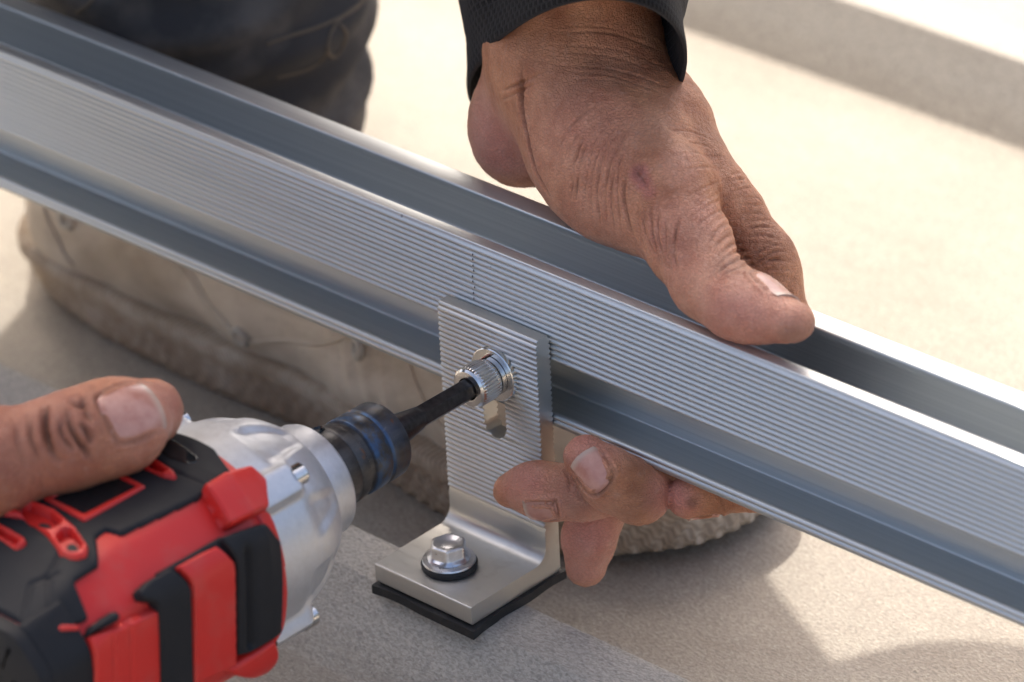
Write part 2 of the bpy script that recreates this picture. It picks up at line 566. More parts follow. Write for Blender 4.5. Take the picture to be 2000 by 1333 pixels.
RAIL = mat_rail(); BRACKET = mat_bracket(); ROOF = mat_roof(); SKIN = mat_skin(); NAIL = mat_nail()
ZINC = mat_metal('zinc_screw', (.66, .67, .70), .30, wear=.25)
NICKEL = mat_metal('bright_steel', (.70, .69, .67), .17, wear=.10, bump=.04)
CAST = mat_metal('cast_aluminium', (.66, .67, .68), .47, .88, wear=.12, scale=700, bump=.22)
CHUCK = mat_chuck()
BIT = mat_metal('black_steel_bit', (.075, .07, .068), .34, .8, wear=.5, scale=420, bump=.2)
RUBBER = mat_plastic('black_rubber', (.012, .012, .012), .6, 700, .15, .1)
RED = mat_plastic('red_plastic', (.62, .020, .014), .36, 1700, .10, .22, (.42, .17, .13))
BLACK = mat_plastic('black_overmould', (.013, .0135, .015), .58, 1500, .12, .14, (.07, .062, .055), .3)
GLASS = mat_plastic('dark_display', (.006, .010, .012), .12, 100, .0, .0)
INK = mat_plastic('scribe_mark', (.03, .03, .035), .5, 300, .0)
TROUSER = mat_cloth('charcoal_denim', (.034, .031, .030), (.070, .064, .061), uvs=(900, 900), fade=.8, fadec=(.16, .138, .118))
THREAD = mat_plastic('tan_thread', (.15, .115, .08), .9, 900, .3)
JACKET = mat_cloth('black_mesh_cloth', (.0015, .0015, .002), (.0155, .0155, .0175), .8, True, (92, 120))
LEATHER = mat_leather(); SOLE = mat_sole()
EYELET = mat_metal('painted_rivet', (.52, .48, .41), .55, .3, wear=.2)
# ------------------------------------------------------------------ the roof
GZ = -28.0
def roof_sheet():
    prof = []            # (y, z) open profile, ribs every 400 mm
    def rib(y0):
        return [(y0 - 28.5, GZ, 2), (y0 - 10.5, -3.4, 1.2), (y0 + 8, -3.4, 1.2), (y0 + 26, GZ, 2)]
    pts = [(-9200, GZ, 0)]
    for k in range(-22, 23): pts += rib(-25.5 + 400 * k)
    pts.append((9400, GZ, 0))
    out = []
    for i, p in enumerate(pts):
        if i in (0, len(pts) - 1) or p[2] == 0: out.append(p[:2]); continue
        tri = round_poly([pts[i - 1][:2] + (0,), p, pts[i + 1][:2] + (0,)])
        out += tri[1:-1]
    xs = [-9000, -3000, -1200, -600, -300, 0, 300, 600, 1200, 3000, 9000]
    V = [(x, y, z) for x in xs for (y, z) in out]
    n = len(out)
    F = [(k * n + i, k * n + i + 1, (k + 1) * n + i + 1, (k + 1) * n + i) for k in range(len(xs) - 1) for i in range(n - 1)]
    F = [f[::-1] for f in F]
    o = mesh_obj('roof', V, F, ROOF, autosmooth=40)
    tag(o, 'weathered beige ribbed steel roof sheet under everything', kind='structure')
    return o
roof = roof_sheet()

# ------------------------------------------------------------------ the rail
ZB, ZS, ZT = 50.4, 73.2, 102.75
def ridges(z0, z1, pitch, amp, y, sign=-1, n=6):
    """rounded ridges standing proud of plane y (towards sign), from z0 to z1"""
    m = max(1, int(round(abs(z1 - z0) / pitch)))
    P = []
    for i in range(m * n + 1):
        t = i / (m * n)
        c = abs(math.sin(math.pi * t * m))
        P.append((y + sign * amp * (c ** .8), z0 + (z1 - z0) * t, 0))
    return P
rail = thing('mounting_rail', 'long silver aluminium mounting rail with a ribbed front face, held by the hand', 'rail', (0, 16, ZB))
def build_rail():
    p = [(0.6, ZB, .4)]
    p += ridges(ZB + .7, ZB + 4.3, 1.8, .55, .55)
    p += [(2.6, ZB + 4.4, .4), (2.6, ZB + 2.4, .3), (15.5, ZB + 2.4, .8), (15.5, 61.6, .3), (16.6, 62.3, .3), (16.6, 75.6, .8), (2.6, 75.6, .3), (2.6, ZS - .3, .2)]
    p += ridges(ZS, ZT - 1.0, 1.9, .78, .78)
    p += [(0.9, ZT, .5), (5.2, ZT, .5), (5.2, ZT - 2.4, .3), (2.8, ZT - 2.4, .3), (2.8, 84, 1), (29.6, 84, 1), (29.6, ZT - 2.4, .3), (24.6, ZT - 2.4, .3), (24.6, ZT, .6), (32.2, ZT, .6), (32.2, ZB, .6)]
    prof = round_poly(p)
    bm = extrude_profile(prof, [-950, -500, -200, 0, 200, 500, 950])
    return bm_obj('rail_extrusion', bm, RAIL, rail, 50)
build_rail()
# the scribed line across the ribs, just above the bracket
for i in range(9):
    a = np.array([9.6 + random.uniform(-.35, .35), 0, 84.2 + i * 1.9 + random.uniform(-.2, .2)])
    V, F = tube([a + [0, -.02, -.42], a + [random.uniform(-.2, .2), -.10, .0], a + [0, .05, .42]], [.07, .18, .06], 6)
    mesh_obj('scribe_mark', V, F, INK, rail)

# ------------------------------------------------------------------ the bracket
BW, BD, BT, BH = 40.0, 39.8, 6.15, 82.6
BX = 23.0         # bolt axis
BZ = 66.0
bracket = thing('mounting_bracket', 'L-shaped silver aluminium bracket with ribbed upright, screwed down on a black rubber pad', 'bracket', (20, -20, 0))
def build_bracket():
    p = [(-BD, 0, .5), (-BD, BT, .5), (-BT - .1, BT, 6.0)]
    p += [(-BT - .05, 16.0, 0)] + ridges(17.4, BH - 1.6, 1.79, .80, -BT + .45)
    p += [(-BT + .2, BH - .6, .2), (-BT + .8, BH, .25), (-1.0, BH, .3)]
    p += ridges(BH - 1.2, 22.4, 1.79, .80, -.80, +1)
    p += [(-.05, 20, 0), (-.05, 0, 1.2)]
    bm = extrude_profile(round_poly(p), [0, .35, 20, 39.65, 40])
    for v in bm.verts:                       # the sawn ends are broken a touch
        if v.co.x < .1 or v.co.x > 39.9:
            v.co.y += .12 if v.co.y < -3 else -.12
    o = bm_obj('angle_plate', bm, BRACKET, bracket, 50)
    # long slot through the upright
    zs = [(47.6, -1), (BZ + 3, 1)]
    ring = []
    for zc, s in zs:
        for i in range(17):
            a = math.pi * i / 16 + (math.pi if s < 0 else 0)
            ring.append((21.6 + 4.6 * math.cos(a), zc + 4.6 * math.sin(a)))
    cb = bmesh.new()
    A = [cb.verts.new((x * 1, -12, z)) for x, z in ring]; B = [cb.verts.new((x, 8, z)) for x, z in ring]
    n = len(ring)
    for i in range(n): cb.faces.new((A[i], A[(i + 1) % n], B[(i + 1) % n], B[i]))
    cb.faces.new(A[::-1]); cb.faces.new(B)
    c = bm_obj('slot_cutter', cb, BRACKET)
    md = o.modifiers.new('slot', 'BOOLEAN'); md.object = c; md.operation = 'DIFFERENCE'; md.solver = 'EXACT'
    dg = bpy.context.evaluated_depsgraph_get()
    me = bpy.data.meshes.new_from_object(o.evaluated_get(dg))
    o.modifiers.clear(); o.data = me
    bpy.data.objects.remove(c)
    me.shade_smooth(); me.set_sharp_from_angle(angle=math.radians(50))
    # pad that sags over the edge of the roof rib
    V = []; F = []
    nx, ny = 24, 20
    for s in (0, 1):
        for j in range(ny + 1):
            for i in range(nx + 1):
                x = -1.0 + 42.2 * i / nx; y = -40.7 + 41.6 * j / ny
                z = -.05 - s * 2.9
                if y < -36: z -= (-36 - y) * .22
                z -= .5 * max(0, abs(x - 20) - 16) / 6 * (1 if y < -30 else .3)
                z += .10 * math.sin(x * .37 + y * .21)
                V.append((x + .25 * math.sin(y * .3), y + .3 * math.sin(x * .17), z))
    w = nx + 1; off = w * (ny + 1)
    for j in range(ny):
        for i in range(nx):
            a = j * w + i
            F.append((a, a + 1, a + w + 1, a + w)); F.append((off + a, off + a + w, off + a + w + 1, off + a + 1))
    rim = [i for i in range(w)] + [j * w + nx for j in range(1, ny + 1)] + [ny * w + i for i in range(nx - 1, -1, -1)] + [j * w for j in range(ny - 1, 0, -1)]
    for i in range(len(rim)):
        a, b = rim[i], rim[(i + 1) % len(rim)]
        F.append((b, a, off + a, off + b))
    mesh_obj('rubber_pad', V, F, RUBBER, bracket, autosmooth=50)
build_bracket()

def hex_r(t, a, r, rnd=.9):
    b = (a % (math.pi / 3)) - math.pi / 6
    return min(r * .866 / math.cos(b), r * (.965 + .0 * t))

def build_screw(c, rotz):
    c = np.array(c)
    V, F = lathe(c + [0, 0, .0], (0, 0, 1), [(0, 7.9), (.2, 8.5), (1.5, 8.7), (2.0, 8.4), (2.2, 7.5)], 56)
    scw = mesh_obj('screw_washer', V, F, RUBBER, bracket, autosmooth=50)
    cap = [(1.9, 8.0), (2.4, 8.2), (2.9, 8.0), (3.2, 6.7)]
    V, F = lathe(c, (0, 0, 1), cap, 56)
    mesh_obj('steel_washer', V, F, ZINC, bracket, autosmooth=40)
    # flange and dished hexagon head as one forged piece
    prof = [(3.15, 6.4), (3.6, 6.6), (4.1, 6.3), (4.6, 5.65), (5.0, 5.45), (7.7, 5.45), (8.3, 5.2), (8.55, 4.75), (8.45, 4.2), (7.9, 3.3), (7.6, 1.5), (7.55, .2)]
    def fn(t, a, r):
        if r > 4.9 and t > 4.4:
            b = ((a + rotz) % (math.pi / 3)) - math.pi / 6
            return min(5.15 / math.cos(b) * (r / 5.45), 5.75 * (r / 5.45))
        if t > 8.0 and r > 4.0:
            b = ((a + rotz) % (math.pi / 3)) - math.pi / 6
            return min(r * 5.15 / 5.3 / math.cos(b), r * 1.02)
        return r
    V, F = lathe(c, (0, 0, 1), prof, 72, fn)
    h = mesh_obj('screw_head', V, F, ZINC, bracket, autosmooth=28)
    return h
build_screw((18.9, -26.6, BT), .35)

def build_bolt():
    o = np.array([BX, 0, BZ])
    ax = (0, -1, 0)
    V, F = lathe(o, ax, [(5.9, 4.4), (6.1, 8.4), (6.25, 8.7), (7.7, 8.7), (7.95, 8.4), (8.0, 4.2)], 64)
    mesh_obj('flat_washer', V, F, NICKEL, bracket, autosmooth=35)
    # split spring washer
    V = []; F = []
    n = 60
    sec = [(6.3, 0), (6.3, 1.7), (4.1, 1.7), (4.1, 0)]
    for i in range(n + 1):
        a = math.radians(100 + 353 * i / n)
        for r, t in sec:
            yy = -(7.85 + t + .35 * i / n)
            V.append((BX + r * math.cos(a), yy, BZ + r * math.sin(a)))
    for i in range(n):
        for j in range(4):
            k = (j + 1) % 4
            F.append((i * 4 + j, i * 4 + k, (i + 1) * 4 + k, (i + 1) * 4 + j))
    F.append((3, 2, 1, 0)); F.append(tuple(n * 4 + j for j in range(4)))
    mesh_obj('spring_washer', V, F, NICKEL, bracket, autosmooth=35)
    # knurled socket head
    t0 = 10.0
    prof = [(t0, 4.0), (t0, 6.1), (t0 + .4, 6.45), (t0 + 1.3, 6.5), (t0 + 1.5, 6.5), (t0 + 7.0, 6.5), (t0 + 7.2, 6.45), (t0 + 8.0, 6.25), (t0 + 8.6, 5.6), (t0 + 8.7, 5.0), (t0 + 8.65, 3.65), (t0 + 8.2, 3.45), (t0 + 5.0, 3.4), (t0 + 4.9, .3)]
    def fn(t, a, r):
        if t0 + 1.45 <= t <= t0 + 7.05 and r > 6:
            return r + .13 * math.copysign(abs(math.sin(a * 38)) ** .6, math.sin(a * 38))
        if r < 3.6 and t < t0 + 8.4 and t > t0 + 4.95:
            return 3.3 / max(.87, math.cos((a % (math.pi / 3)) - math.pi / 6))
        return r
    V, F = lathe(o, ax, prof, 380, fn)
    mesh_obj('socket_head', V, F, NICKEL, bracket, autosmooth=30)
build_bolt()
# ------------------------------------------------------------------ the impact driver (its long axis runs along -Y from the bolt)
AX, AZ = BX, BZ
driver = thing('impact_driver', 'red and black cordless impact driver with silver gear housing, driving the bolt', 'power tool', (AX - 40, -165, GZ))
U0, U1 = 127.0, 214.0
def lerp_tab(tab, u):
    return np.interp(u, [t[0] for t in tab], [t[1] for t in tab])
WA = [(120, 31.5), (130, 32.5), (200, 32.5), (208, 31.5), (214, 29)]
HB = [(120, 31.5), (130, 32.0), (182, 32.0), (190, 31), (200, 27.2), (214, 20.5)]
HL = [(120, 31.5), (130, 32.0), (214, 30.0)]
SN = [(120, 0.0), (127, .25), (137, 1.0), (214, 1.0)]
def body_r(u, ph):
    """rounded octagon: flat top and sides joined by broad chamfers"""
    u = np.asarray(u, float)
    wa = lerp_tab(WA, u); ht = lerp_tab(HB, u); hl = lerp_tab(HL, u); w = lerp_tab(SN, u)
    p = 34.0; acc = 0
    for deg, d in ((0, ht), (90, wa), (180, hl), (270, wa), (45, (ht + wa) * .572), (135, (hl + wa) * .572), (225, (hl + wa) * .572), (315, (ht + wa) * .572)):
        acc = acc + (np.maximum(np.cos(ph - math.radians(deg)), 0) / d) ** p
    return w * acc ** (-1 / p) + (1 - w) * 32.0
def body_pt(u, ph, off=0.0):
    u = np.asarray(u, float); ph = np.asarray(ph, float)
    r = body_r(u, ph)
    e = 1e-3
    d = (body_r(u, ph + e) - body_r(u, ph - e)) / (2 * e)
    # outward normal inside the cross-section
    sx, cz = np.sin(ph), np.cos(ph)
    tx = d * sx + r * cz; tz = d * cz - r * sx
    L = np.sqrt(tx * tx + tz * tz)
    nx, nz = -tz / L, tx / L
    return np.stack([AX + r * sx + nx * off, -u, AZ + r * cz + nz * off], -1)
def survey(px, py):
    """where a sight line meets the housing -> (u, phi)"""
    d = ray_dir(px, py)
    t = np.linspace(1280, 1620, 6000)
    P = CC + t[:, None] * d
    u = -P[:, 1]; x = P[:, 0] - AX; z = P[:, 2] - AZ
    r = np.hypot(x, z); ph = np.arctan2(x, z)
    ins = (r < body_r(np.clip(u, U0, U1), ph)) & (u > 118) & (u < 214)
    i = int(np.argmax(ins)) if ins.any() else int(np.argmin(np.where((u > 118) & (u < 214), r, 1e9)))
    return u[i], ph[i]

def housing():
    us = np.concatenate([np.linspace(U0, 140, 14), np.linspace(142, 208, 34), np.linspace(209, U1, 8)])
    nf = 180
    ph = np.linspace(0, 2 * math.pi, nf, endpoint=False)
    V = []; F = []
    for u in us: V += list(body_pt(np.full(nf, u), ph))
    for k, sc_ in ((.6, .97), (1.1, .93), (1.5, .85), (1.7, .7), (1.8, .4)):
        P = body_pt(np.full(nf, U1), ph)
        c = P.mean(0)
        V += list(c + (P - c) * sc_ + np.array([0, -k, 0]))
    m = len(us) + 5
    for k in range(m - 1):
        for i in range(nf):
            j = (i + 1) % nf
            F.append((k * nf + i, (k + 1) * nf + i, (k + 1) * nf + j, k * nf + j))
    F.append(tuple((m - 1) * nf + i for i in range(nf)))
    F.append(tuple(range(nf - 1, -1, -1)))
    return mesh_obj('motor_housing', V, F, RED, driver, autosmooth=40)
house = housing()

def seg_dist(px, py, poly):
    d = np.full(px.shape, 1e9); inside = np.zeros(px.shape, bool)
    n = len(poly)
    for i in range(n):
        x0, y0 = poly[i]; x1, y1 = poly[(i + 1) % n]
        ex, ey = x1 - x0, y1 - y0
        t = np.clip(((px - x0) * ex + (py - y0) * ey) / (ex * ex + ey * ey + 1e-12), 0, 1)
        d = np.minimum(d, np.hypot(px - x0 - t * ex, py - y0 - t * ey))
        c = ((y0 > py) != (y1 > py))
        with np.errstate(divide='ignore', invalid='ignore'):
            xi = (x1 - x0) * (py - y0) / (y1 - y0) + x0
        inside ^= c & (px < xi)
    return np.where(inside, d, -d)
K = 32.0     # arc length per radian used for panel outlines
def panel(name, outline, t, m, edge=.6, holes=(), parent=driver, base=0.0, step=.36, rnd=1.0, groove=None, soft=0, raw=False, crown=0.0):
    """a moulded panel standing t proud of the housing; outline in survey points or (u, degrees) when raw"""
    def conv(o):
        if raw: return [(u, math.radians(a) * K) for u, a in o]
        return [(u, a * K) for u, a in (survey(*p) for p in o)]
    A = conv(outline)
    if rnd > 0: A = round_poly([(a, b, rnd) for a, b in A])
    H = [conv(h) for h in holes]
    if rnd > 0: H = [round_poly([(a, b, rnd * .8) for a, b in h]) for h in H]
    a = np.array(A)
    u = np.arange(max(a[:, 0].min() - 1.5, 100), min(a[:, 0].max() + 1.5, U1 + .8), step)
    s = np.arange(a[:, 1].min() - 1.5, a[:, 1].max() + 1.5, step)
    UU, SS = np.meshgrid(u, s, indexing='ij')
    D = seg_dist(UU, SS, A)
    for h in H: D = np.minimum(D, -seg_dist(UU, SS, h))
    q = np.clip(D / edge, 0, 1)
    off = base + np.where(D > 0, t * np.sqrt(np.clip(1 - (1 - q) ** 2, 0, 1)), -1.2)
    if crown: off = off + crown * np.clip(D / 6, 0, 1)
    if groove is not None:
        for gpts, gw, gd in groove:
            G = conv(gpts)
            dd = np.full(UU.shape, 1e9)
            for i in range(len(G) - 1):
                x0, y0 = G[i]; x1, y1 = G[i + 1]; ex, ey = x1 - x0, y1 - y0
                tt = np.clip(((UU - x0) * ex + (SS - y0) * ey) / (ex * ex + ey * ey), 0, 1)
                dd = np.minimum(dd, np.hypot(UU - x0 - tt * ex, SS - y0 - tt * ey))
            off = off - np.where(D > .4, gd * np.exp(-(dd / gw) ** 2), 0)
    P = body_pt(UU, SS / K, off)
    keep = D > -step * 1.6
    nu, ns = UU.shape
    cell = keep[:-1, :-1] & keep[1:, :-1] & keep[1:, 1:] & keep[:-1, 1:]
    ii, jj = np.nonzero(cell)
    ix = lambda a_, b_: a_ * ns + b_
    F = np.stack([ix(ii, jj), ix(ii + 1, jj), ix(ii + 1, jj + 1), ix(ii, jj + 1)], 1)
    used = np.unique(F); mp = np.full(nu * ns, -1); mp[used] = np.arange(len(used))
    return mesh_obj(name, P.reshape(-1, 3)[used], mp[F], m, parent)

VENTS = [
 ([(0, 1006), (20, 993), (60, 990), (110, 1010), (150, 1045), (174, 1080), (170, 1098), (146, 1108), (120, 1096), (92, 1058), (50, 1025), (0, 1018)],
  [[(26, 1002), (62, 1000), (100, 1018), (121, 1034), (110, 1046), (92, 1048), (60, 1032)], [(130, 1042), (149, 1060), (161, 1078), (152, 1093), (132, 1091), (112, 1064)]],
  [[(74, 1022), (100, 1028), (100, 1044), (76, 1036)], [(128, 1066), (148, 1064), (156, 1080), (136, 1090)]]),
 ([(-60, 1006), (-20, 1026), (20, 1046), (50, 1064), (56, 1074), (34, 1088), (0, 1064), (-50, 1034)], [[(-40, 1024), (0, 1045), (42, 1069), (33, 1079), (0, 1057)]], []),
 ([(246, 904), (268, 897), (310, 913), (342, 934), (352, 951), (320, 944), (280, 926)], [[(266, 906), (300, 917), (337, 944), (300, 930)]], [])]
# black rubber over the upper face
panel('rubber_overmould', [(330, 851), (375, 861), (420, 884), (452, 929), (424, 946), (388, 979), (300, 1020), (236, 1050), (207, 1040), (188, 1054), (191, 1110), (143, 1143), (172, 1214), (112, 1236), (40, 1222), (-60, 1170), (-150, 1040), (0, 850), (200, 800), (300, 840)],
      1.5, BLACK, .8, step=.45, holes=[h for v in VENTS for h in v[1]], groove=[([(402, 955), (330, 925), (300, 905)], .7, .8), ([(150, 1040), (95, 1130), (92, 1225)], .8, .7), ([(110, 1130), (60, 1150), (45, 1222)], .8, .7)])
fr = panel('display', [(98, 986), (205, 928), (273, 963), (166, 1020)], .3, GLASS, .4, base=1.5, rnd=.4, step=.4)
panel('display_frame', [(84, 985), (204, 920), (286, 962), (166, 1030)], 1.0, RED, .5, holes=[[(104, 986), (205, 932), (267, 963), (166, 1016)]], base=1.3, rnd=.5, parent=fr, step=.25)
# oval vents: a raised red lip round openings that go through the rubber
for outer, holes, dark in VENTS:
    v = panel('vent', outer, 2.6, RED, .9, holes=holes, base=.4, rnd=2.2, step=.3)
    for d in dark: panel('vent_opening', d, .5, RUBBER, .4, base=.1, rnd=1.2, parent=v, step=.4)
# small latch recess in the front of the overmould
panel('latch_recess', [(300, 858), (330, 862), (392, 905), (378, 920), (330, 905), (296, 878)], .5, GLASS, .8, base=1.3, rnd=2)
# front ring and screw boss in red
panel('front_ring', [(u, a) for u, a in [(127.5, -60), (127.5, 176), (133.5, 176), (133.5, -60)]], 1.0, RED, .9, raw=True, rnd=.4, step=.7)
panel('screw_boss', [(388, 967), (480, 922), (513, 948), (514, 1002), (435, 1042)], 5.0, RED, 1.2, rnd=1.6, step=.36)
# the side: stepped red and black blocks
panel('side_rib', [(300, 1122), (360, 1090), (428, 1050), (436, 1054), (440, 1300), (425, 1308), (360, 1336), (300, 1350)], 2.0, BLACK, .6, rnd=1.0, step=.36)
panel('side_pad', [(330, 1115), (408, 1073), (440, 1092), (444, 1292), (360, 1330), (358, 1138)], 4.2, RED, .55, rnd=.6)
panel('side_grip', [(258, 1160), (282, 1138), (320, 1117), (356, 1140), (362, 1338), (298, 1365), (290, 1178), (262, 1176)], 4.0, BLACK, .8, rnd=1.2)
panel('side_grip', [(412, 1060), (452, 1044), (502, 1026), (528, 1050), (530, 1226), (470, 1268), (444, 1274), (441, 1092)], 4.6, BLACK, .8, rnd=1.0, groove=[([(466, 1080), (470, 1250)], 1.5, 2.2)])
panel('side_pad', [(165, 1247), (294, 1186), (300, 1196), (302, 1355), (170, 1420)], 3.0, RED, .6, rnd=.6, groove=[([(205, 1230), (212, 1380)], .6, .5), ([(240, 1215), (246, 1370)], .6, .4)])
panel('lower_boss', [(415, 1300), (470, 1268), (518, 1236), (522, 1282), (440, 1312)], 4.5, RED, 1.5, rnd=1.6)
panel('side_trim', [(160, 1250), (168, 1228), (215, 1196), (226, 1204), (222, 1216), (172, 1244)], 3.6, BLACK, 1.0, rnd=1.2)
# rear cap
panel('rear_cap', [(201.5, 40), (201.5, 178), (214.3, 178), (214.3, 40)], 2.0, BLACK, 1.0, raw=True, rnd=.6, step=.7)
panel('rear_cap', [(204, -178), (204, -92), (214.3, -92), (214.3, -178)], 2.0, BLACK, 1.0, raw=True, rnd=.6, step=.9)
panel('red_tab', [(107, 1226), (148, 1226), (150, 1238), (108, 1239)], .9, RED, .6, base=1.9, rnd=.8)
def rear_face():
    nf = 90
    ph = np.linspace(0, 2 * math.pi, nf, endpoint=False)
    V = []; F = []
    for off, y in ((1.6, 212.5), (2.2, 214.5), (1.2, 217.0), (-2.0, 218.2), (-10, 218.8), (-16, 218.9)):
        P = body_pt(np.full(nf, 213.9), ph, off); P[:, 1] = -y
        V += list(P)
    for k in range(5):
        for i in range(nf):
            j = (i + 1) % nf
            F.append((k * nf + i, (k + 1) * nf + i, (k + 1) * nf + j, k * nf + j))
    F.append(tuple(5 * nf + i for i in range(nf)))
    mesh_obj('rear_plate', V, F, BLACK, driver, autosmooth=45)
rear_face()

# ---- gear housing: a cast bell with sunk facets between ribs
def gear():
    prof = [(84.0, 13.2), (83.6, 13.8), (83.6, 16.6), (84.2, 17.4), (85.0, 17.7), (92.5, 18.4), (93.6, 19.6), (94.4, 21.2), (96, 23.2), (98.5, 25.2), (101.5, 27.2), (104.5, 28.8), (107.5, 30.0), (110.5, 30.8), (114, 31.4), (118, 31.7), (122, 31.9), (129, 32.2)]
    P2 = []
    for i in range(len(prof) - 1):
        (a, ra), (b, rb) = prof[i], prof[i + 1]
        k = 1 if i < 5 else max(1, int((b - a) / .8))
        for j in range(k): P2.append((a + (b - a) * j / k, ra + (rb - ra) * j / k))
    P2.append(prof[-1])
    nf = 300
    V = []; F = []
    sm = lambda x: np.clip(x, 0, 1) ** 2 * (3 - 2 * np.clip(x, 0, 1))
    for u, r in P2:
        ph = np.linspace(0, 2 * math.pi, nf, endpoint=False)
        rr = np.full(nf, r)
        if u > 93:
            for c in (18, 68, 112, 158, 202, 248, 292, 340):
                d = np.abs((np.degrees(ph) - c + 180) % 360 - 180)
                tall = c in (18, 112, 202, 292)
                w = (17 if tall else 13) * (.62 + .38 * np.clip((u - 96) / 14, 0, 1))
                m = sm((w - d) / 7.0) * sm((u - 95.5) / 5.0) * sm(((118 if tall else 114) - u) / 6.5)
                rr -= (1.75 if tall else 1.3) * m
            for c in (45, 135, 225, 315):          # screw towers
                d = np.abs((np.degrees(ph) - c + 180) % 360 - 180)
                m = sm((11 - d) / 5.0) * sm((u - 110.5) / 4.5)
                rr += (36.2 - r) * m
        V += [(AX + q * math.sin(a), -u, AZ + q * math.cos(a)) for q, a in zip(rr, ph)]
    for k in range(len(P2) - 1):
        for i in range(nf):
            j = (i + 1) % nf
            F.append((k * nf + i, (k + 1) * nf + i, (k + 1) * nf + j, k * nf + j))
    F.append(tuple(range(nf - 1, -1, -1)))
    g = mesh_obj('gear_housing', V, F, CAST, driver, autosmooth=38)
    for c in (45, 135, 315):
        a = math.radians(c)
        o = np.array([AX + 33.4 * math.sin(a), -111.2, AZ + 33.4 * math.cos(a)])
        V, F = lathe(o, (0, 1, 0), [(-4, 3.3), (.4, 3.3), (.9, 2.9), (1.0, 2.0), (.4, 1.6), (.3, .2)], 28)
        mesh_obj('housing_screw', V, F, NICKEL, g, autosmooth=35)
gear()

# ---- chuck sleeve and bit
def chuck():
    prof = [(54.6, 5.2), (54.4, 10.3), (54.9, 11.5), (55.9, 12.0), (61.5, 12.1), (62.0, 11.7), (62.5, 11.6), (63.2, 12.1), (68.6, 12.2), (69.1, 12.0), (69.6, 11.2), (71.2, 11.1), (72.0, 12.1), (74.8, 12.3), (75.6, 11.9), (76.4, 12.3), (81.0, 12.5), (86, 12.5)]
    V, F = lathe((AX, 0, AZ), (0, -1, 0), prof, 96)
    o = mesh_obj('chuck_sleeve', V, F, CHUCK, driver, autosmooth=35)
    a = o.data.attributes.new('band', 'FLOAT', 'POINT')
    a.data.foreach_set('value', [1.0 if 62 <= -v[1] <= 69.3 else (.25 if -v[1] < 62 else 0.0) for v in V])
    # ball hole plug on the far side of the sleeve
    an = math.radians(-20)
    p = np.array([AX + 11.3 * math.sin(an), -77.5, AZ + 11.3 * math.cos(an)])
    V, F = lathe(p, (math.sin(an), 0, math.cos(an)), [(0, 2.6), (1.35, 2.6), (1.6, 2.3), (.9, 1.9), (.7, .2)], 24)
    mesh_obj('retaining_ball', V, F, GLASS, o, autosmooth=35)
    # bit: round shank flaring into a hexagon key
    prof = [(14.2, .3), (14.2, 3.0), (36.5, 3.1), (38.5, 3.3), (41.5, 3.7), (45, 4.3), (49, 4.9), (54.5, 5.3), (57, 5.4)]
    P2 = []
    for i in range(len(prof) - 1):
        (a0, r0), (a1, r1) = prof[i], prof[i + 1]
        k = 1 if i == 0 else 4
        for j in range(k): P2.append((a0 + (a1 - a0) * j / k, r0 + (r1 - r0) * j / k))
    P2.append(prof[-1])
    def fn(t, a, r):
        b = ((a + .25) % (math.pi / 3)) - math.pi / 6
        hx = 3.05 / math.cos(b)
        return min(r * 1.12, hx) if t < 39.5 else min(r, hx + (t - 39.5) * .45 * (1 if t < 60 else 1))
    V, F = lathe((AX, 0, AZ), (0, -1, 0), P2, 72, fn)
    mesh_obj('driver_bit', V, F, BIT, driver, autosmooth=22)
chuck()

# ---- handle and battery, lying away from the viewer along -X
def handle():
    f = Field((-150, -210, 20), (10, -120, 115), 1.6)
    f.chain([(5, -166, 66), (-30, -168, 66), (-75, -172, 66), (-118, -176, 66)], [22, 18.5, 18, 21], 6, ((0, 1, 0), .85))
    V, Q = f.mesh(); mesh_obj('handle', V, Q, BLACK, driver)
    bm = bmesh.new(); bmesh.ops.create_cube(bm, size=1.0)
    for v in bm.verts: v.co = Vector((-148 + v.co.x * 52, -178 + v.co.y * 96, 66 + v.co.z * 66))
    bmesh.ops.bevel(bm, geom=list(bm.edges), offset=7, segments=3, affect='EDGES')
    bm_obj('battery_pack', bm, RED, driver)
handle()
# ------------------------------------------------------------------ the worker
def unit(v): v = np.asarray(v, float); return v / np.linalg.norm(v)

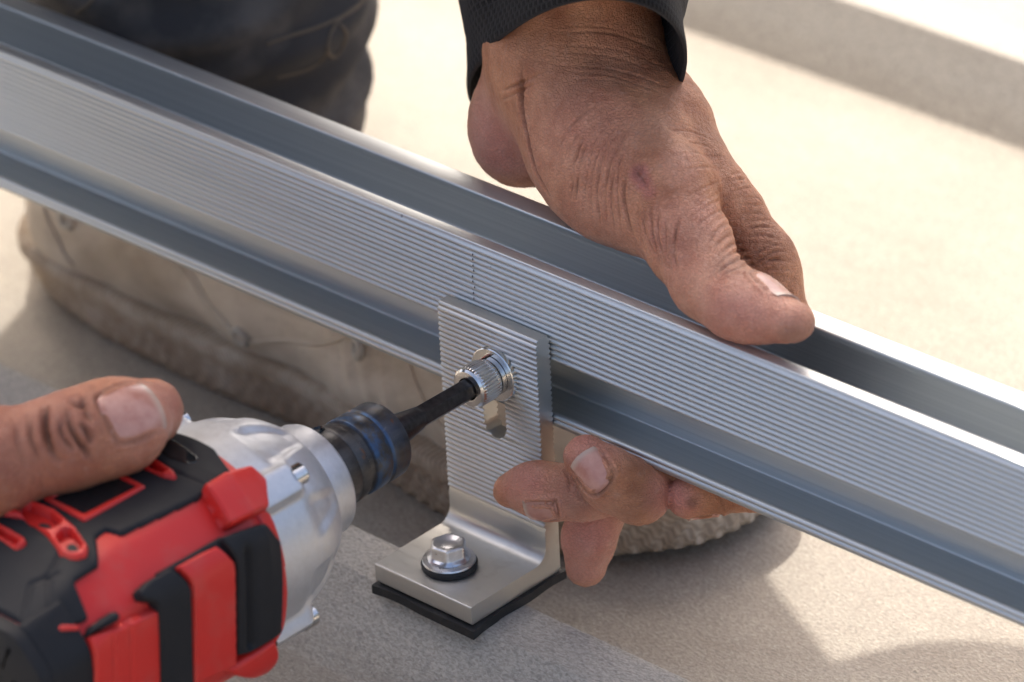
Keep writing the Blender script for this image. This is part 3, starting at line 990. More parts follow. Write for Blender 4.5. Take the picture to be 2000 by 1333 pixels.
def left_hand():
    h = .72
    f = Field((-52, -30, -8), (140, 100, 245), h)
    # forearm and wrist
    fo = np.array([-8., 50, 300.])
    f.chain([(3, 53, 146), (-1, 58, 176), (-8, 60, 245)], [22, 21.5, 25], 10, ((.72, .68, 0), .86))
    # heel of the hand, thenar, back of the hand
    f.blob((-13, 45, 116), (15.5, 14, 19), k=9)
    f.blob((0, 55, 130), (21, 19, 26), k=12)
    f.chain([(12, 44, 140), (32, 38, 128), (54, 33, 119)], [20, 18.5, 15], 12)
    f.blob((30, 31, 121), (26, 14.5, 16), [unit((.86, -.22, -.42)), unit((.25, .97, 0)), np.cross(unit((.86, -.22, -.42)), unit((.25, .97, 0)))], k=10)
    f.chain([(11, 60, 142), (36, 55, 126), (54, 49, 114)], [16.5, 14.5, 11.5], 12)
    f.chain([(0, 62, 132), (30, 62, 108), (46, 58, 100)], [16, 13, 11], 10)
    f.chain([(-4, 60, 120), (18, 60, 96), (34, 54, 88)], [16, 13, 11], 10)
    palm = f
    # thumb: proximal phalanx runs down to the rail, the end joint is bent back along it
    th = f.like()
    th.chain([(44, 36, 124), (59, 31.5, 121.5), (75, 23.5, 115), (91.5, 15.0, 110.0)], [13.5, 13.0, 11.2, 10.4], 8)
    th.chain([(91.5, 15.0, 110.0), (107, 12.0, 110.2), (124.5, 9.6, 112.4)], [11.0, 10.8, 8.0], 6, ((-.1, .35, .93), 1.28))
    th.blob((105, 10, 109.6), (16, 9.8, 7.8), [unit((.97, -.2, .05)), unit((.2, .97, 0)), (0, 0, 1)], k=5)
    th.blob((60, 29, 127), (9, 7, 8.5), k=8)
    fin = []
    def finger(pts, rad, k=5, extra=()):
        g = f.like(); g.chain(pts, rad, k)
        for e in extra: g.blob(*e)
        fin.append(g)
    # index: over the back edge, down behind the rail, tip back under it
    finger([(54, 51, 117), (68, 51, 110), (82, 49.5, 94), (97, 46, 70), (104, 42, 50), (101, 26, 41.5), (88, 6.0, 41.6)], [12, 9.4, 9.5, 8.8, 8.4, 7.6, 6.6], 5,
           [((80, 50.5, 99), (9.2, 9.8, 11), None, 5), ((62, 50, 116), (10, 9, 9), None, 5)])
    # middle: tip hooked up in front of the lower lip
    finger([(50, 58, 102), (70, 56, 78), (78, 52, 56), (70, 40, 43), (70, 16, 41), (76.5, -3.5, 42.6), (70.5, -8.8, 48.0), (62.6, -10.8, 53.6)], [11, 9.4, 9.0, 7.6, 7.6, 8.1, 8.4, 6.6], 5,
           [((71.5, -10.0, 47.6), (7, 6, 7), None, 4)])
    # ring: tip lies across the front of the bracket
    finger([(38, 60, 96), (58, 58, 74), (74, 50, 48), (74, 30, 40), (66, 2, 38.5), (58, -8.5, 38.6), (47.5, -13.6, 37.4), (36.6, -16.8, 35.0)], [10.5, 9, 8.6, 7.6, 7.6, 7.8, 7.6, 5.2], 5,
           [((44, -14.6, 38.2), (8.5, 6.5, 6.2), None, 4)])
    # little finger: hangs down beside the bracket
    finger([(24, 58, 90), (42, 58, 68), (60, 46, 44), (62, 22, 36), (55.5, 5, 30), (53.4, -1.0, 18), (52.8, -2.4, 7.6)], [10, 8.4, 8.2, 7.8, 7.5, 7.4, 6.2], 5)
    F = palm.merge(th, 9)
    for g in fin: F = np.minimum(F, palm.merge(g, 7))
    palm.F = F
    return palm.mesh()

def right_hand():
    f = Field((-150, -245, 20), (40, -85, 160), .85)
    T = [at(-120, 935, Z=104), at(-10, 905, Z=108), at(135, 862, Z=110.5), at(215, 836, Z=110), at(292, 806, Z=107.5)]
    f.chain(T, [17, 13.2, 12.6, 12.0, 9.6], 7)
    f.blob(T[3] + [1, 2, 0], (12.4, 15, 10.4), [unit(T[4] - T[2]), unit(np.cross((0, 0, 1), T[4] - T[2])), (0, 0, 1)], k=5)
    b = T[0]
    f.chain([b, (-42, -196, 92), (-70, -205, 82), (-110, -214, 84)], [17, 21, 24, 25], 14)
    f.blob((-48, -192, 80), (26, 16, 24), k=12)
    # fingers closed round the handle
    for i, x in enumerate((-26, -47, -67, -86)):
        r = 10.5 - i * .7
        ring = []
        for a in (200, 150, 105, 60, 10, -35, -80):
            q = math.radians(a)
            ring.append((x + 2, -171 + 30 * math.cos(q), 66 + 27 * math.sin(q)))
        g = f.like(); g.chain(ring, [r + 1, r, r, r, r * .95, r * .9, r * .75], 4)
        f.F = f.merge(g, 3)
    V, Q = f.mesh()
    return V, Q, T

def bvh_of(V, Q): return BVHTree.FromPolygons(V.tolist(), Q.tolist())
VL, QL = left_hand()
VR, QR, TR = right_hand()
BL, BR = bvh_of(VL, QL), bvh_of(VR, QR)      # survey surfaces
VL, QL = subdivide(VL, QL)

def on(bv, px, py):
    """point of the modelled skin met by a sight line"""
    d = ray_dir(px, py); h = bv.ray_cast(Vector(CC), Vector(d).normalized())
    return None if h[0] is None else np.array(h[0])

def dist_poly(V, P):
    d = np.full(len(V), 1e9); t_ = np.zeros(len(V))
    for i in range(len(P) - 1):
        a, b = P[i], P[i + 1]; ab = b - a
        t = np.clip(((V - a) @ ab) / (ab @ ab + 1e-9), 0, 1)
        q = np.linalg.norm(V - a - t[:, None] * ab, axis=1)
        m = q < d; d[m] = q[m]; t_[m] = (i + t[m]) / (len(P) - 1)
    return d, t_

def crease(V, N, bv, disp, pts, depth, width):
    P = [on(bv, *p) for p in spline([np.array(q, float) for q in pts], 5)]
    P = [p for p in P if p is not None]
    if len(P) < 2: return
    P = np.array(P)
    lo, hi = P.min(0) - width * 4, P.max(0) + width * 4
    m = np.nonzero(((V > lo) & (V < hi)).all(1))[0]
    d, t = dist_poly(V[m], P)
    e = np.clip(np.minimum(t, 1 - t) * 3.2, 0, 1) * (.7 + .45 * vnoise(V[m], 5.0))
    disp[m] -= 1.45 * depth * np.exp(-(d / width) ** 2) * e
    disp[m] += depth * .30 * np.exp(-((d - 2.1 * width) / width) ** 2) * e

CREASES_L = []
def fan(p0, p1, q0, q1, n, bow, depth, width, jit=6, cut=0.0):
    """n creases whose ends run p0->q0 and p1->q1, bowed sideways"""
    for i in range(n):
        t = i / max(1, n - 1)
        a = np.array(p0) * (1 - t) + np.array(q0) * t + np.random.RandomState(i + int(p0[0])).uniform(-jit, jit, 2)
        b = np.array(p1) * (1 - t) + np.array(q1) * t + np.random.RandomState(90 + i + int(p0[1])).uniform(-jit, jit, 2)
        d = b - a; nrm = np.array([-d[1], d[0]]) / (np.linalg.norm(d) + 1e-9)
        m = (a + b) / 2 + nrm * (bow * (1 if np.isscalar(bow) else 1)) + np.random.RandomState(i * 7 + 3).uniform(-jit, jit, 2) * .6
        CREASES_L.append(([a, m, b], depth * (.6 + .8 * ((i * 37) % 10) / 10), width))
# fold between the thenar and the heel of the hand, and across the wrist
CREASES_L += [([(1022, 105), (1018, 160), (1020, 215), (1032, 280), (1052, 345), (1080, 395)], 1.2, .9),
              ([(962, 185), (1000, 170), (1040, 152), (1080, 135)], .5, .5), ([(968, 200), (1010, 182), (1050, 160)], .4, .5)]
# knuckle of the thumb
for i, (dy, dep, L) in enumerate([(0, .55, 1), (15, .6, 1.0), (29, .5, .95), (-15, .45, .95), (-32, .3, .5), (-52, .3, .7), (41, .35, .6)]):
    CREASES_L.append(([(1392 + dy * .15 - 6, 548 + dy * .2), (1408 + dy * .4, 512 + dy * .75), (1446 + dy * .6, 490 + dy * .95), (1464 + dy * .55 * L, 494 + dy * 1.0)], dep * .8, .55))
fan((1355, 470), (1450, 410), (1330, 400), (1428, 350), 5, -8, .2, .45)
# web and thenar
fan((1222, 300), (1240, 480), (1150, 250), (1110, 420), 9, 12, .34, .5, 8)
fan((1250, 380), (1280, 520), (1325, 420), (1330, 545), 5, 10, .40, .5, 6)
fan((1240, 250), (1190, 420), (1170, 190), (1080, 330), 8, 14, .22, .45, 10)
CREASES_L += [([(1228, 330), (1218, 380), (1232, 450), (1262, 505)], .6, .6), ([(1268, 395), (1256, 440), (1282, 500), (1318, 535)], .4, .55),
              ([(1240, 330), (1250, 346), (1268, 372)], .4, .55)]
# back of the wrist
fan((1060, 60), (1290, 90), (1090, 150), (1350, 220), 7, -18, .20, .5, 8)
fan((1290, 230), (1380, 270), (1330, 330), (1420, 330), 5, -5, .25, .45, 6)
# index finger
fan((1420, 345), (1462, 335), (1480, 540), (1560, 545), 14, -4, .22, .45, 4)
fan((1462, 500), (1520, 470), (1474, 530), (1535, 500), 4, -5, .3, .5, 3)
# tendons and the bone at the thumb's root stand up
CREASES_L += [([(1150, 120), (1185, 165), (1240, 215), (1310, 270), (1352, 300)], -.55, 3.0), ([(1345, 295), (1390, 340), (1425, 400), (1440, 450)], -.5, 3.0),
              ([(1240, 130), (1300, 200), (1370, 280)], -.35, 3.0)]
for i in range(7):
    t = i / 6
    CREASES_L.append(([(1085 + 20 * t, 300 + 90 * t), (1110 + 30 * t, 250 + 80 * t), (1150 + 40 * t, 215 + 75 * t)], .12, .45))
# finger joints below the rail
CREASES_L += [([(1232, 850), (1262, 880), (1280, 915)], .25, .5), ([(1205, 985), (1240, 990), (1270, 975)], .3, .5), ([(1100, 905), (1108, 930), (1112, 965)], .3, .5),
              ([(1105, 1010), (1145, 1020), (1184, 1012)], .3, .5), ([(1400, 955), (1410, 985), (1412, 1005)], .25, .5)]
CREASES_R = []
for pts, dep, w in [([(92, 790), (88, 830), (100, 880), (122, 905)], 1.4, 1.0), ([(130, 800), (138, 838), (160, 870), (182, 900)], 1.3, .95), ([(118, 815), (122, 850), (150, 885)], .9, .9),
                    ([(155, 825), (170, 845), (178, 872)], 1.2, .9), ([(160, 770), (168, 800), (180, 832)], .7, 1.1), ([(138, 778), (150, 792), (165, 786)], .7, 1.0),
                    ([(60, 810), (62, 860), (80, 905)], .5, .9), ([(30, 820), (36, 870), (50, 915)], .4, .9), ([(196, 765), (190, 790), (200, 815)], .4, 1.0)]:
    CREASES_R.append((pts, dep * 1.5, w))

def finish_skin(V, Q, bv, creases, bumps):
    N = vert_normals(V, Q)
    disp = np.zeros(len(V)); cut = np.zeros(len(V))
    for c, r, a in bumps:
        d = np.linalg.norm(V - np.asarray(c), axis=1); disp += a * np.exp(-(d / r) ** 2)
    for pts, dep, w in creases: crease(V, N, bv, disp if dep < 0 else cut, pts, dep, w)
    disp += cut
    disp += .10 * vnoise(V * np.array([1, 1, .35]), 1.1) + .07 * vnoise(V @ np.array([[.8, .6, 0], [-.6, .8, 0], [0, 0, 1]]) * np.array([.3, 1, 1]), .9)
    disp += .22 * vnoise(V, 7.0) + .10 * vnoise(V, 2.6)
    return V + N * disp[:, None], cut

def px(bv, *p): return on(bv, *p)
bL = []
for (x, y), r, a in [((1345, 300), 9, 1.0), ((1395, 285), 6, .7), ((1180, 175), 8, .9), ((1240, 215), 7, .6), ((1255, 352), 4, -.5), ((1440, 600), 8, .4)]:
    p = on(BL, x, y)
    if p is not None: bL.append((p, r, a))
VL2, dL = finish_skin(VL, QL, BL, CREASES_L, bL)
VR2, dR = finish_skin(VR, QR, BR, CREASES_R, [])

def paint(V, bv, spots):
    t = np.zeros(len(V))
    for s in spots:
        c = on(bv, *s[0]) if len(s[0]) == 2 else np.array(s[0], float)
        if c is None: continue
        d = np.linalg.norm(V - c, axis=1)
        t = np.maximum(t, s[2] * np.clip(1.6 - 1.3 * d / s[1], 0, 1))
    return np.clip(t, 0, 1)
toneL = paint(VL2, BL, [((970, 280), 20, .9), ((950, 230), 14, .8), ((1040, 360), 16, .6), ((1240, 500), 20, .45), ((1330, 560), 18, .5), ((1440, 640), 20, .75), ((1500, 650), 16, .7), ((1390, 600), 14, .6),
                        ((1020, 950), 12, .65), ((1070, 960), 9, .3), ((1180, 870), 10, .5), ((1130, 875), 10, .65), ((1240, 890), 7, .25), ((1305, 975), 9, .75), ((1140, 1080), 20, 1.0), ((1140, 1010), 18, .95), ((1100, 340), 30, .35), ((1160, 450), 22, .5), ((1330, 450), 16, .35), ((1370, 560), 14, .5), ((1225, 110), 14, .25), ((1330, 330), 8, .35)])
redL = paint(VL2, BL, [((960, 290), 14, .3), ((1440, 645), 14, .22), ((1010, 940), 9, .4), ((1140, 872), 10, .35), ((1310, 970), 9, .5), ((1140, 1030), 12, .4), ((1248, 340), 3.4, .75), ((1256, 356), 3.0, .7), ((1266, 374), 2.6, .5), ((1150, 230), 16, .10), ((1300, 470), 12, .16), ((1420, 560), 8, .15), ((1380, 420), 8, .10), ((1150, 1090), 10, .2)])
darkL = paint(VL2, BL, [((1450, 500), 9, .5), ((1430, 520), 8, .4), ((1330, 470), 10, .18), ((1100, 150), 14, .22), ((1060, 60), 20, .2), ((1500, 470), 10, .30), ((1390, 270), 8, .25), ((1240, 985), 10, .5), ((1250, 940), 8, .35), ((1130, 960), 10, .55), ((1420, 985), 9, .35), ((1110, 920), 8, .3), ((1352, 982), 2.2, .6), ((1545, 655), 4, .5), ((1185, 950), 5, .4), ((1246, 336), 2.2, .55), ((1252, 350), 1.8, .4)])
toneR = paint(VR2, BR, [((320, 800), 14, .75), ((300, 870), 12, .5), ((270, 745), 9, .4)])
redR = paint(VR2, BR, [((325, 770), 10, .25), ((150, 790), 14, .20), ((60, 840), 30, .38), ((190, 830), 18, .28)])
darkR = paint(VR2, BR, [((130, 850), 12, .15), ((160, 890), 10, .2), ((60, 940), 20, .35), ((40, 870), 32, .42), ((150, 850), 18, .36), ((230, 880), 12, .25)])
cav = lambda d, g=.95: np.clip((-d - .07) * g, 0, .55)  # crease shade put into the skin colour, stronger in deeper folds
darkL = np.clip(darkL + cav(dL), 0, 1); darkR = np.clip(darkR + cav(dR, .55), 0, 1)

# the rest of the body: arms, trunk, legs and head, coarse because clothes cover it
P_ = lambda *p: np.array(p, float)
J_ARM_L = [P_(-4, 52, 240), P_(-22, 90, 270), P_(-111, 251, 372), P_(-190, 185, 590)]
J_ARM_R = [P_(-110, -214, 84), P_(-260, -180, 170), P_(-380, -40, 330), P_(-400, 165, 550)]
J_SPINE = [P_(-360, 240, 300), P_(-325, 225, 360), P_(-280, 206, 430), P_(-290, 172, 560)]
J_NECK = P_(-235, 130, 660); J_HEAD = P_(-215, 85, 750)
J_HIP_R, J_HIP_L = J_SPINE[0] + [-12, -35, -10], J_SPINE[0] + [-30, 20, -10]
LEG_R = [P_(-210, 110, 330), P_(-208, 102, 220), P_(-205, 98, 60)]
LEG_L = [P_(-320, 150, 330), P_(-330, 180, 200), P_(-335, 195, 20)]
TORSO_R = [72, 74, 78, 88]
def trunk():
    f = Field((-800, -320, -60), (160, 640, 920), 11)
    f.chain(J_ARM_L, [27, 34, 40, 46], 20)
    f.chain(J_ARM_R, [25, 32, 38, 44], 20)
    f.chain(J_SPINE, TORSO_R, 50)
    f.chain([J_SPINE[-1], J_NECK, J_HEAD], [70, 54, 58], 40)
    f.blob(J_HEAD + np.array([6, -8, 25]), (78, 90, 108), k=25)
    f.blob(J_HEAD + np.array([20, -92, 10]), (14, 20, 24), k=14)
    for s in (-1, 1): f.blob(J_HEAD + np.array([s * 78 + 8, 10, 14]), (12, 20, 32), k=10)
    for a, b in ((J_HIP_R, LEG_R), (J_HIP_L, LEG_L)):
        f.chain([a] + b, [66, 54, 46, 40], 40)
    return f.mesh()
VT, QT = trunk()
allV = np.concatenate([VL2, VR2, VT]); allQ = np.concatenate([QL, QR + len(VL2), QT + len(VL2) + len(VR2)])
person = mesh_obj('person', allV, allQ, SKIN)
tag(person, 'person in black mesh sleeve and charcoal trousers, one hand gripping the rail', 'person')
nT = len(VT)
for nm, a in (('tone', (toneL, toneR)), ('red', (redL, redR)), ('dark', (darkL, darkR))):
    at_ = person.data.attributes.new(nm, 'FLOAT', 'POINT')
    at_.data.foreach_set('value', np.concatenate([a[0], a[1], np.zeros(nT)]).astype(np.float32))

# ---- nails
NAIL_RIMS = []
def nail(bv, c, along, out, L, W, name='fingernail', lift=.30, tip=.15, curve=.0):
    """plate laid on the finger: c centre of the nail, along towards the tip, out away from the finger"""
    c = np.asarray(c, float); al = unit(along); out = unit(np.asarray(out, float) - al * (np.asarray(out, float) @ al)); sd_ = np.cross(al, out)
    n, m = 18, 18
    V = []; F = []
    for i in range(n + 1):
        t = -1 + 2 * i / n
        for j in range(m + 1):
            s = -1 + 2 * j / m
            # rounded rectangle outline
            k = (1 - .20 * max(0, -t) ** 2.5 - .08 * max(0, t) ** 3)
            tt = t * (1 - .16 * s * s * (1 if t < 0 else .5))
            o = c + al * (tt * L / 2) + sd_ * (s * k * W / 2)
            h = bv.ray_cast(Vector(o + out * 8), Vector(-out))
            if h[0] is None or h[3] > 13: h = bv.find_nearest(Vector(o))
            p = np.array(h[0])
            e = max(abs(s), -t if t < 0 else 0)
            off = lift + .25 * (1 - s * s)
            if t > .7: off += tip * (t - .7) / .3
            if e > .9: off -= (e - .9) / .1 * (lift + .35)
            V.append(p + out * off)
    w = m + 1
    NAIL_RIMS.append(np.array([V[i * w] for i in range(n - 1, -1, -1)] + [V[j] for j in range(1, m)] + [V[i * w + m] for i in range(n)]))
    for i in range(n):
        for j in range(m):
            a = i * w + j; F.append((a, a + 1, a + w + 1, a + w))
    # underside, so the plate has thickness
    k0 = len(V)
    V += [v - out * .55 for v in V[:k0]]
    F += [(k0 + a, k0 + d, k0 + c_, k0 + b) for (a, b, c_, d) in F[:n * m]]
    rim = [j for j in range(w)] + [i * w + m for i in range(1, n + 1)] + [n * w + j for j in range(m - 1, -1, -1)] + [i * w for i in range(n - 1, 0, -1)]
    for q in range(len(rim)):
        a, b = rim[q], rim[(q + 1) % len(rim)]; F.append((b, a, k0 + a, k0 + b))
    o_ = mesh_obj(name, V, F, NAIL, person, autosmooth=60)
    ed = o_.data.attributes.new('edge', 'FLOAT', 'POINT')
    e1 = [float(np.clip(((-1 + 2 * i / n) - .72) / .12, 0, 1)) * .8 for i in range(n + 1) for j in range(m + 1)]
    ed.data.foreach_set('value', e1 + e1)
    return o_
BL2, BR2 = bvh_of(VL2, QL), bvh_of(VR2, QR)
tl = unit(at(1600, 590, Y=9) - at(1490, 570, Y=14))
nail(BL, (114.5, 17.5, 119), (.98, -.15, .12), (-.12, .60, .79), 15.5, 12.5)
nail(BL, on(BL2, 1155, 922), on(BL2, 1132, 885) - on(BL2, 1188, 952), -ray_dir(1155, 922) * 1.0 + np.array([0, -.2, -.35]), 12.5, 10.6)
nail(BL, on(BL2, 1050, 988) + np.array([0, 1.2, -.6]), (-.93, -.30, -.17), unit(-ray_dir(1050, 976)) * .38 + np.array([0, 0, -.95]), 10.5, 8.0)
nail(BL, (91.5, 8, 35.5), (-.58, -.81, 0), (.25, -.35, -.9), 10, 8)
nail(BL, (53.5, 3.0, 11), (0, -.1, -1), (0, 1, -.1), 10, 8)
nail(BR, on(BR2, 262, 797), TR[4] - TR[2], unit(-ray_dir(262, 797)) * .8 + np.array([0, 0, .35]), 19, 16.5, 'thumbnail')

# the skin rises in a fold round the sides and root of each nail, with darker skin colour along the groove
def nail_folds():
    me = person.data
    V = np.empty(len(me.vertices) * 3); me.vertices.foreach_get('co', V); V = V.reshape(-1, 3) / S
    N = np.empty(len(me.vertices) * 3); me.vertex_normals.foreach_get('vector', N); N = N.reshape(-1, 3)
    dk = np.empty(len(V), dtype=np.float32); me.attributes['dark'].data.foreach_get('value', dk)
    for R in NAIL_RIMS:
        m = np.nonzero(((V > R.min(0) - 5) & (V < R.max(0) + 5)).all(1))[0]
        if not len(m): continue
        d, t = dist_poly(V[m], R)
        e = np.clip(np.minimum(t, 1 - t) * 8, 0, 1)
        V[m] += N[m] * ((.55 * np.exp(-((d - 1.2) / .75) ** 2) - .25 * np.exp(-(d / .45) ** 2)) * e)[:, None]
        dk[m] = np.clip(dk[m] + .55 * np.exp(-(d / .7) ** 2) * e, 0, 1)
    me.vertices.foreach_set('co', (V * S).ravel()); me.attributes['dark'].data.foreach_set('value', dk); me.update()
nail_folds()
# ------------------------------------------------------------------ clothes
def sleeve():
    C0 = P_(0.5, 58, 130); A = P_(46, -1, 17); Bn = P_(41, -35, 53)
    up = unit((-.02, .0, 1)); r_u = unit((.735, .677, 0)); n_u = unit((.677, -.735, 0))
    nu, nv = 160, 110
    V = []; UV = []; F = []
    def ring(v, inset):
        L = 230.0 * v
        w = np.clip(L / 95.0, 0, 1); w = w * w * (3 - 2 * w)
        P = []
        for i in range(nu + 1):
            a = 2 * math.pi * i / nu
            c, s = math.cos(a), math.sin(a)
            b = Bn if s > 0 else Bn * .62
            p0 = C0 + A * c + b * s + P_(.605, -.624, .495) * (15 * min(1.2, max(0, .9 * s - .55 * c)))
            rr = 43 + 9 * v
            p1 = C0 + r_u * (rr * c) + n_u * (rr * s * .92) + up * (22)
            p = p0 * (1 - w) + p1 * w + up * L * (1 - .15 * (1 - w)) + J_off(v)
            P.append(p)
        P = np.array(P)
        cen = P[:-1].mean(0)
        d = P - cen; d /= np.linalg.norm(d, axis=1)[:, None]
        fold = 2.2 * np.sin(4.0 * d[:, 0] + 3 * d[:, 1] + L * .085) * min(1, L / 25 + .25) + 1.3 * vnoise(np.stack([d[:, 0] * 30, d[:, 1] * 30, np.full(len(d), L * .7)], 1), 14)
        roll = .5 * math.exp(-((L - 3.0) / 3.5) ** 2) - .45 * math.exp(-((L - 17) / .9) ** 2) - .35 * math.exp(-((L - 19.5) / .9) ** 2)
        P = P + d * (fold * .8 + roll - inset)[:, None] if np.ndim(fold) else P
        P[-1] = P[0]
        return P
    J_off = lambda v: P_(-8 * v * v, 6 * v * v, 0)
    vs = list(np.linspace(0, .13, 60)) + list(np.linspace(.14, 1, 60))
    rows = [(v, 0.0) for v in vs]
    inner = [(v, 1.5) for v in np.linspace(.35, 0, 26)]
    seq = inner + [(0.0, .5)] + rows
    for v, ins in seq:
        P = ring(v, ins)
        V += list(P); UV += [(i / nu * 3.0, v * 2.4) for i in range(nu + 1)]
    w = nu + 1
    for k in range(len(seq) - 1):
        for i in range(nu):
            F.append((k * w + i, k * w + i + 1, (k + 1) * w + i + 1, (k + 1) * w + i))
    return np.array(V), F, UV

def jacket():
    V1, F1, UV1 = sleeve()
    f = Field((-560, -330, 60), (120, 420, 700), 8)
    f.chain(J_ARM_L[1:], [48, 62, 62], 25)
    f.chain(J_ARM_R, [36, 46, 54, 62], 25)
    f.chain(J_SPINE, [84, 90, 102, 114], 50)
    f.blob((-365, 80, 205), (70, 70, 70), k=40)  # unseen hem bulge, added to cast shade on the roof at the left
    f.chain([(-365, 80, 205), (-355, 185, 300)], [58, 70], 40)
    f.chain([J_SPINE[-1], J_NECK - np.array([0, 0, 20])], [100, 66], 30)
    V2, Q2 = f.mesh()
    V2 = V2 + vert_normals(V2, Q2) * (6 * vnoise(V2, 55))[:, None]
    n = len(V1)
    V = np.concatenate([V1, V2]); F = list(F1) + (Q2 + n).tolist()
    uv = np.concatenate([np.array(UV1), V2[:, [0, 2]] / 120.0])
    return mesh_obj('jacket', V, F, JACKET, person, uv=uv)
jacket()

def trousers():
    # visible shin tube with folds and a hem, then thighs
    nu, nv = 180, 120
    V = []; UV = []; F = []
    C = lambda z: P_(-212 - 4 * (z - 50) / 200, 101 + 6 * (z - 50) / 200, z)
    seq = [(z, 1) for z in np.linspace(110, 30, 24)] + [(z, 0) for z in np.linspace(29, 320, nv)]
    for z, inner in seq:
        r = np.interp(z, [28, 34, 46, 75, 100, 150, 320], [44, 49, 54, 57, 57.5, 57.5, 62]) - (2.2 if inner else 0)
        c = C(z)
        for i in range(nu + 1):
            a = 2 * math.pi * i / nu
            d = P_(math.cos(a), math.sin(a), 0)
            zz = z - 6 * math.cos(a - .7) * (1 if z < 120 else 0) * np.clip((120 - z) / 60, 0, 1)
            fold = 3.0 * math.sin(zz * .16 + 2.4 * math.sin(a * 1.0 + .6)) * np.interp(z, [40, 70, 110, 200], [.1, .6, 1, .4])
            fold += 1.6 * math.sin(zz * .33 - 3 * a)
            V.append(c + d * (r + fold) + P_(0, 0, zz - z)); UV.append((i / nu * .38, z * S))
    w = nu + 1
    for k in range(len(seq) - 1):
        for i in range(nu): F.append((k * w + i, k * w + i + 1, (k + 1) * w + i + 1, (k + 1) * w + i))
    V = np.array(V)
    V += np.stack([np.zeros(len(V))] * 3, 1)
    Nz = vnoise(V, 22); cen = np.array([C(v[2]) for v in V]); d = V - cen; d[:, 2] = 0; d /= (np.linalg.norm(d, axis=1)[:, None] + 1e-9)
    V = V + d * (1.8 * Nz)[:, None]
    f = Field((-800, -40, -20), (-80, 640, 430), 8)
    f.chain([J_HIP_R, LEG_R[0], LEG_R[1] + np.array([0, 0, 40])], [82, 70, 60], 40)
    f.chain([J_HIP_L] + LEG_L, [80, 72, 58, 54], 40)
    f.chain(J_SPINE[:2], [82, 86], 40)
    V2, Q2 = f.mesh()
    V2 = V2 + vert_normals(V2, Q2) * (5 * vnoise(V2, 50))[:, None]
    n = len(V)
    uv = np.concatenate([np.array(UV), V2[:, [0, 2]] * S])
    t = mesh_obj('trousers', np.concatenate([V, V2]), F + (Q2 + n).tolist(), TROUSER, person, uv=uv)
    bv = BVHTree.FromPolygons([tuple(v) for v in V], F)
    def stitch(pts, r, closed=False):
        P = [on(bv, *p) for p in spline([np.array(q, float) for q in pts], 7)]
        P = [p - ray_dir(0, 0) * 0 + unit(CC - p) * r * .5 for p in P if p is not None]
        if len(P) > 2:
            Vt, Ft = tube(P, r, 6); mesh_obj('seam', Vt, Ft, THREAD, t)
    stitch([(718, -10), (690, 20), (630, 50), (560, 72), (520, 86)], .55)
    stitch([(700, 10), (665, 36), (645, 68), (640, 100), (652, 112), (668, 96), (676, 66), (664, 48)], .55)
    stitch([(640, 100), (624, 122), (590, 140), (540, 152)], .5)
    stitch([(200, -20), (170, 10), (150, 24)], .6)
    return t
trousers()

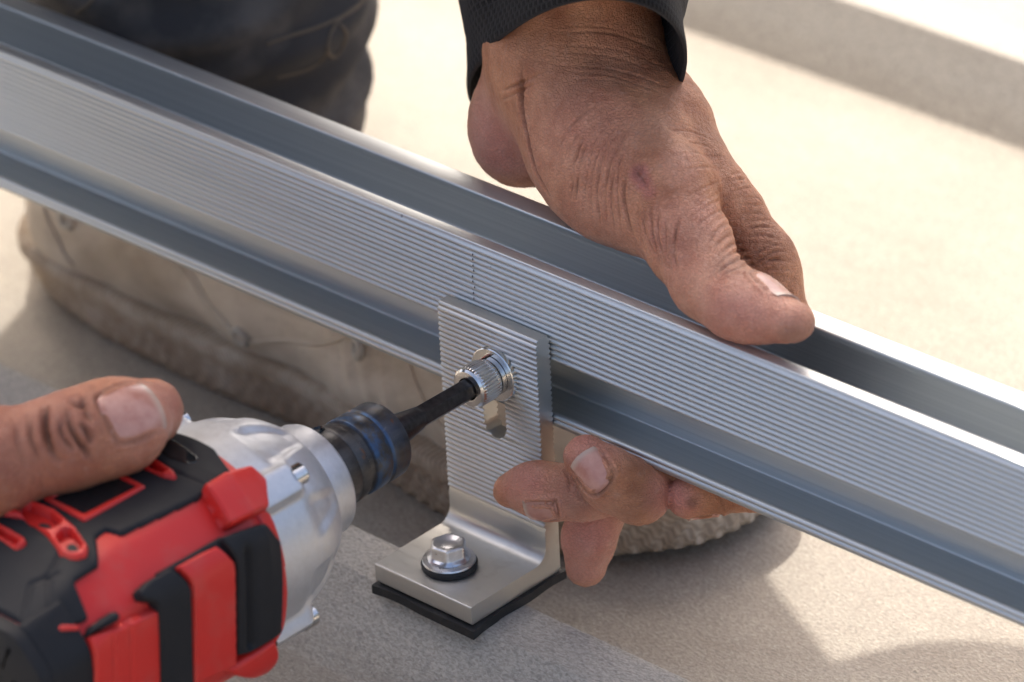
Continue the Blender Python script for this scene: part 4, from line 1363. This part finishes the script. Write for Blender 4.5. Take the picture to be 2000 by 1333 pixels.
# ------------------------------------------------------------------ the boot
def boot():
    out = [(-276, 80), (-271, 62), (-252, 48), (-205, 43), (-161, 41), (-111, 42), (-70, 36), (-41, 31.5), (-4, 34), (20, 42), (38, 60), (44, 84), (39, 106), (18, 123), (-20, 132), (-70, 130), (-120, 119), (-180, 116), (-230, 117), (-260, 109), (-273, 96)]
    P = [P_(x, y, 0) for x, y in out]
    P = P[-2:] + P + P[:3]
    c = spline(P, 26)[26 * 2:26 * (2 + len(out))]
    c = np.array(c)
    cen = np.array([-120, 80, 0.])
    nrm = np.roll(c, -1, 0) - np.roll(c, 1, 0); nrm = np.stack([nrm[:, 1], -nrm[:, 0], 0 * nrm[:, 0]], 1)
    nrm /= np.linalg.norm(nrm, axis=1)[:, None]
    if (nrm * (c - cen)).sum() < 0: nrm = -nrm
    arc = np.concatenate([[0], np.cumsum(np.linalg.norm(np.diff(c, axis=0), axis=1))])
    def side(z, off, rib):
        toe = np.clip((c[:, 0] + 30) / 60, 0, 1) ** 2
        heel = np.clip((-215 - c[:, 0]) / 60, 0, 1)
        off = off - heel * np.clip((GZ + 16 - z) / 16, 0, 1) * 9
        zz = z + toe * 5 * (1 if z < -20 else .6)
        sl = arc + (z * .9)
        g = rib * np.sign(np.sin(sl * 2 * math.pi / 7.0)) * np.minimum(1, np.abs(np.sin(sl * 2 * math.pi / 7.0)) * 2)
        # the bottom edge is cut into lugs
        return c + nrm * (off + g)[:, None] + np.stack([0 * zz, 0 * zz, zz], 1)
    levels = [(GZ + .2, -1.5, .3), (GZ + 1.2, -.2, .6), (GZ + 4, .2, .75), (GZ + 9, .0, .75), (GZ + 13, .2, .6), (GZ + 14, .6, .0), (GZ + 15.5, 1.2, 0), (GZ + 19, 1.2, 0), (GZ + 20.2, .4, 0), (GZ + 20.6, -1.5, 0), (GZ + 20.6, -8, 0)]
    V = []; F = []
    n = len(c)
    for L in levels: V += list(side(L[0], L[1], L[2]))
    for k in range(len(levels) - 1):
        for i in range(n):
            j = (i + 1) % n
            F.append((k * n + i, k * n + j, (k + 1) * n + j, (k + 1) * n + i))
    F.append(tuple(range(n - 1, -1, -1)))
    f = Field((-300, 10, -30), (60, 160, 120), 1.6)
    f.chain([(-236, 80, 2), (-190, 79, 8), (-140, 79, 10), (-80, 80, 4), (-30, 81, -3), (7, 83, -7)], [35, 33.5, 34, 40, 41, 30], 12, ((0, 0, 1), .95))
    f.chain([(-222, 84, 16), (-212, 98, 62)], [36, 36], 14)
    f.chain([(-150, 82, 8), (-196, 90, 30)], [30, 32], 18)
    Vu, Qu = f.mesh()
    N = vert_normals(Vu, Qu)
    dsp = 1.0 * vnoise(Vu, 18) + .5 * vnoise(Vu, 7)
    fx = np.exp(-((Vu[:, 0] + 78 + .3 * (Vu[:, 2])) / 16) ** 2)
    dsp -= 1.6 * fx * (.5 + .5 * np.sin((Vu[:, 0] + .25 * Vu[:, 2]) * .75))
    Vu = Vu + N * dsp[:, None]
    keep = Vu[:, 2] > GZ + 6
    Qu = Qu[keep[Qu].all(1)]
    b = mesh_obj('boot', Vu, Qu, LEATHER, person)
    tag(b, 'worn beige leather work boot with a ribbed rubber sole')
    mesh_obj('sole', V, F, SOLE, b, autosmooth=50)
    bv = BVHTree.FromPolygons([tuple(v) for v in Vu], Qu.tolist())
    def near(p):
        h = bv.find_nearest(Vector(p)); return np.array(h[0]), np.array(h[1])
    # welted seams, two rows of thread lines
    for pts in ([(-182, 42, 44), (-176, 40, 24), (-162, 40, 8), (-140, 40, -4)], [(-178, 42, 44), (-172, 40, 24), (-158, 40, 8), (-137, 40, -3)],
                [(-66, 38, 30), (-58, 36, 12), (-44, 34, 0), (-20, 36, -4)], [(-140, 40, -4), (-120, 40, 4), (-96, 40, 14), (-70, 42, 32)], [(-246, 60, 44), (-240, 52, 16), (-226, 46, -4)]):
        Q = []
        for p in spline([P_(*q) for q in pts], 8):
            a, nn = near(p); Q.append(a + nn * .2)
        Vt, Ft = tube(Q, .9, 6); mesh_obj('seam', Vt, Ft, LEATHER, b)
    for p in ((-83, 40, 16), (-141, 40, -1), (-226, 46, 14)):
        a, nn = near(p)
        if nn @ np.array([0, -1, .2]) < 0: nn = -nn
        Vt, Ft = lathe(a, nn, [(-1, 4.2), (.6, 4.2), (1.3, 3.6), (1.5, 2.6), (1.1, 1.9), (-.2, 1.6), (-.3, .1)], 28)
        mesh_obj('eyelet', Vt, Ft, EYELET, b, autosmooth=40)
boot()
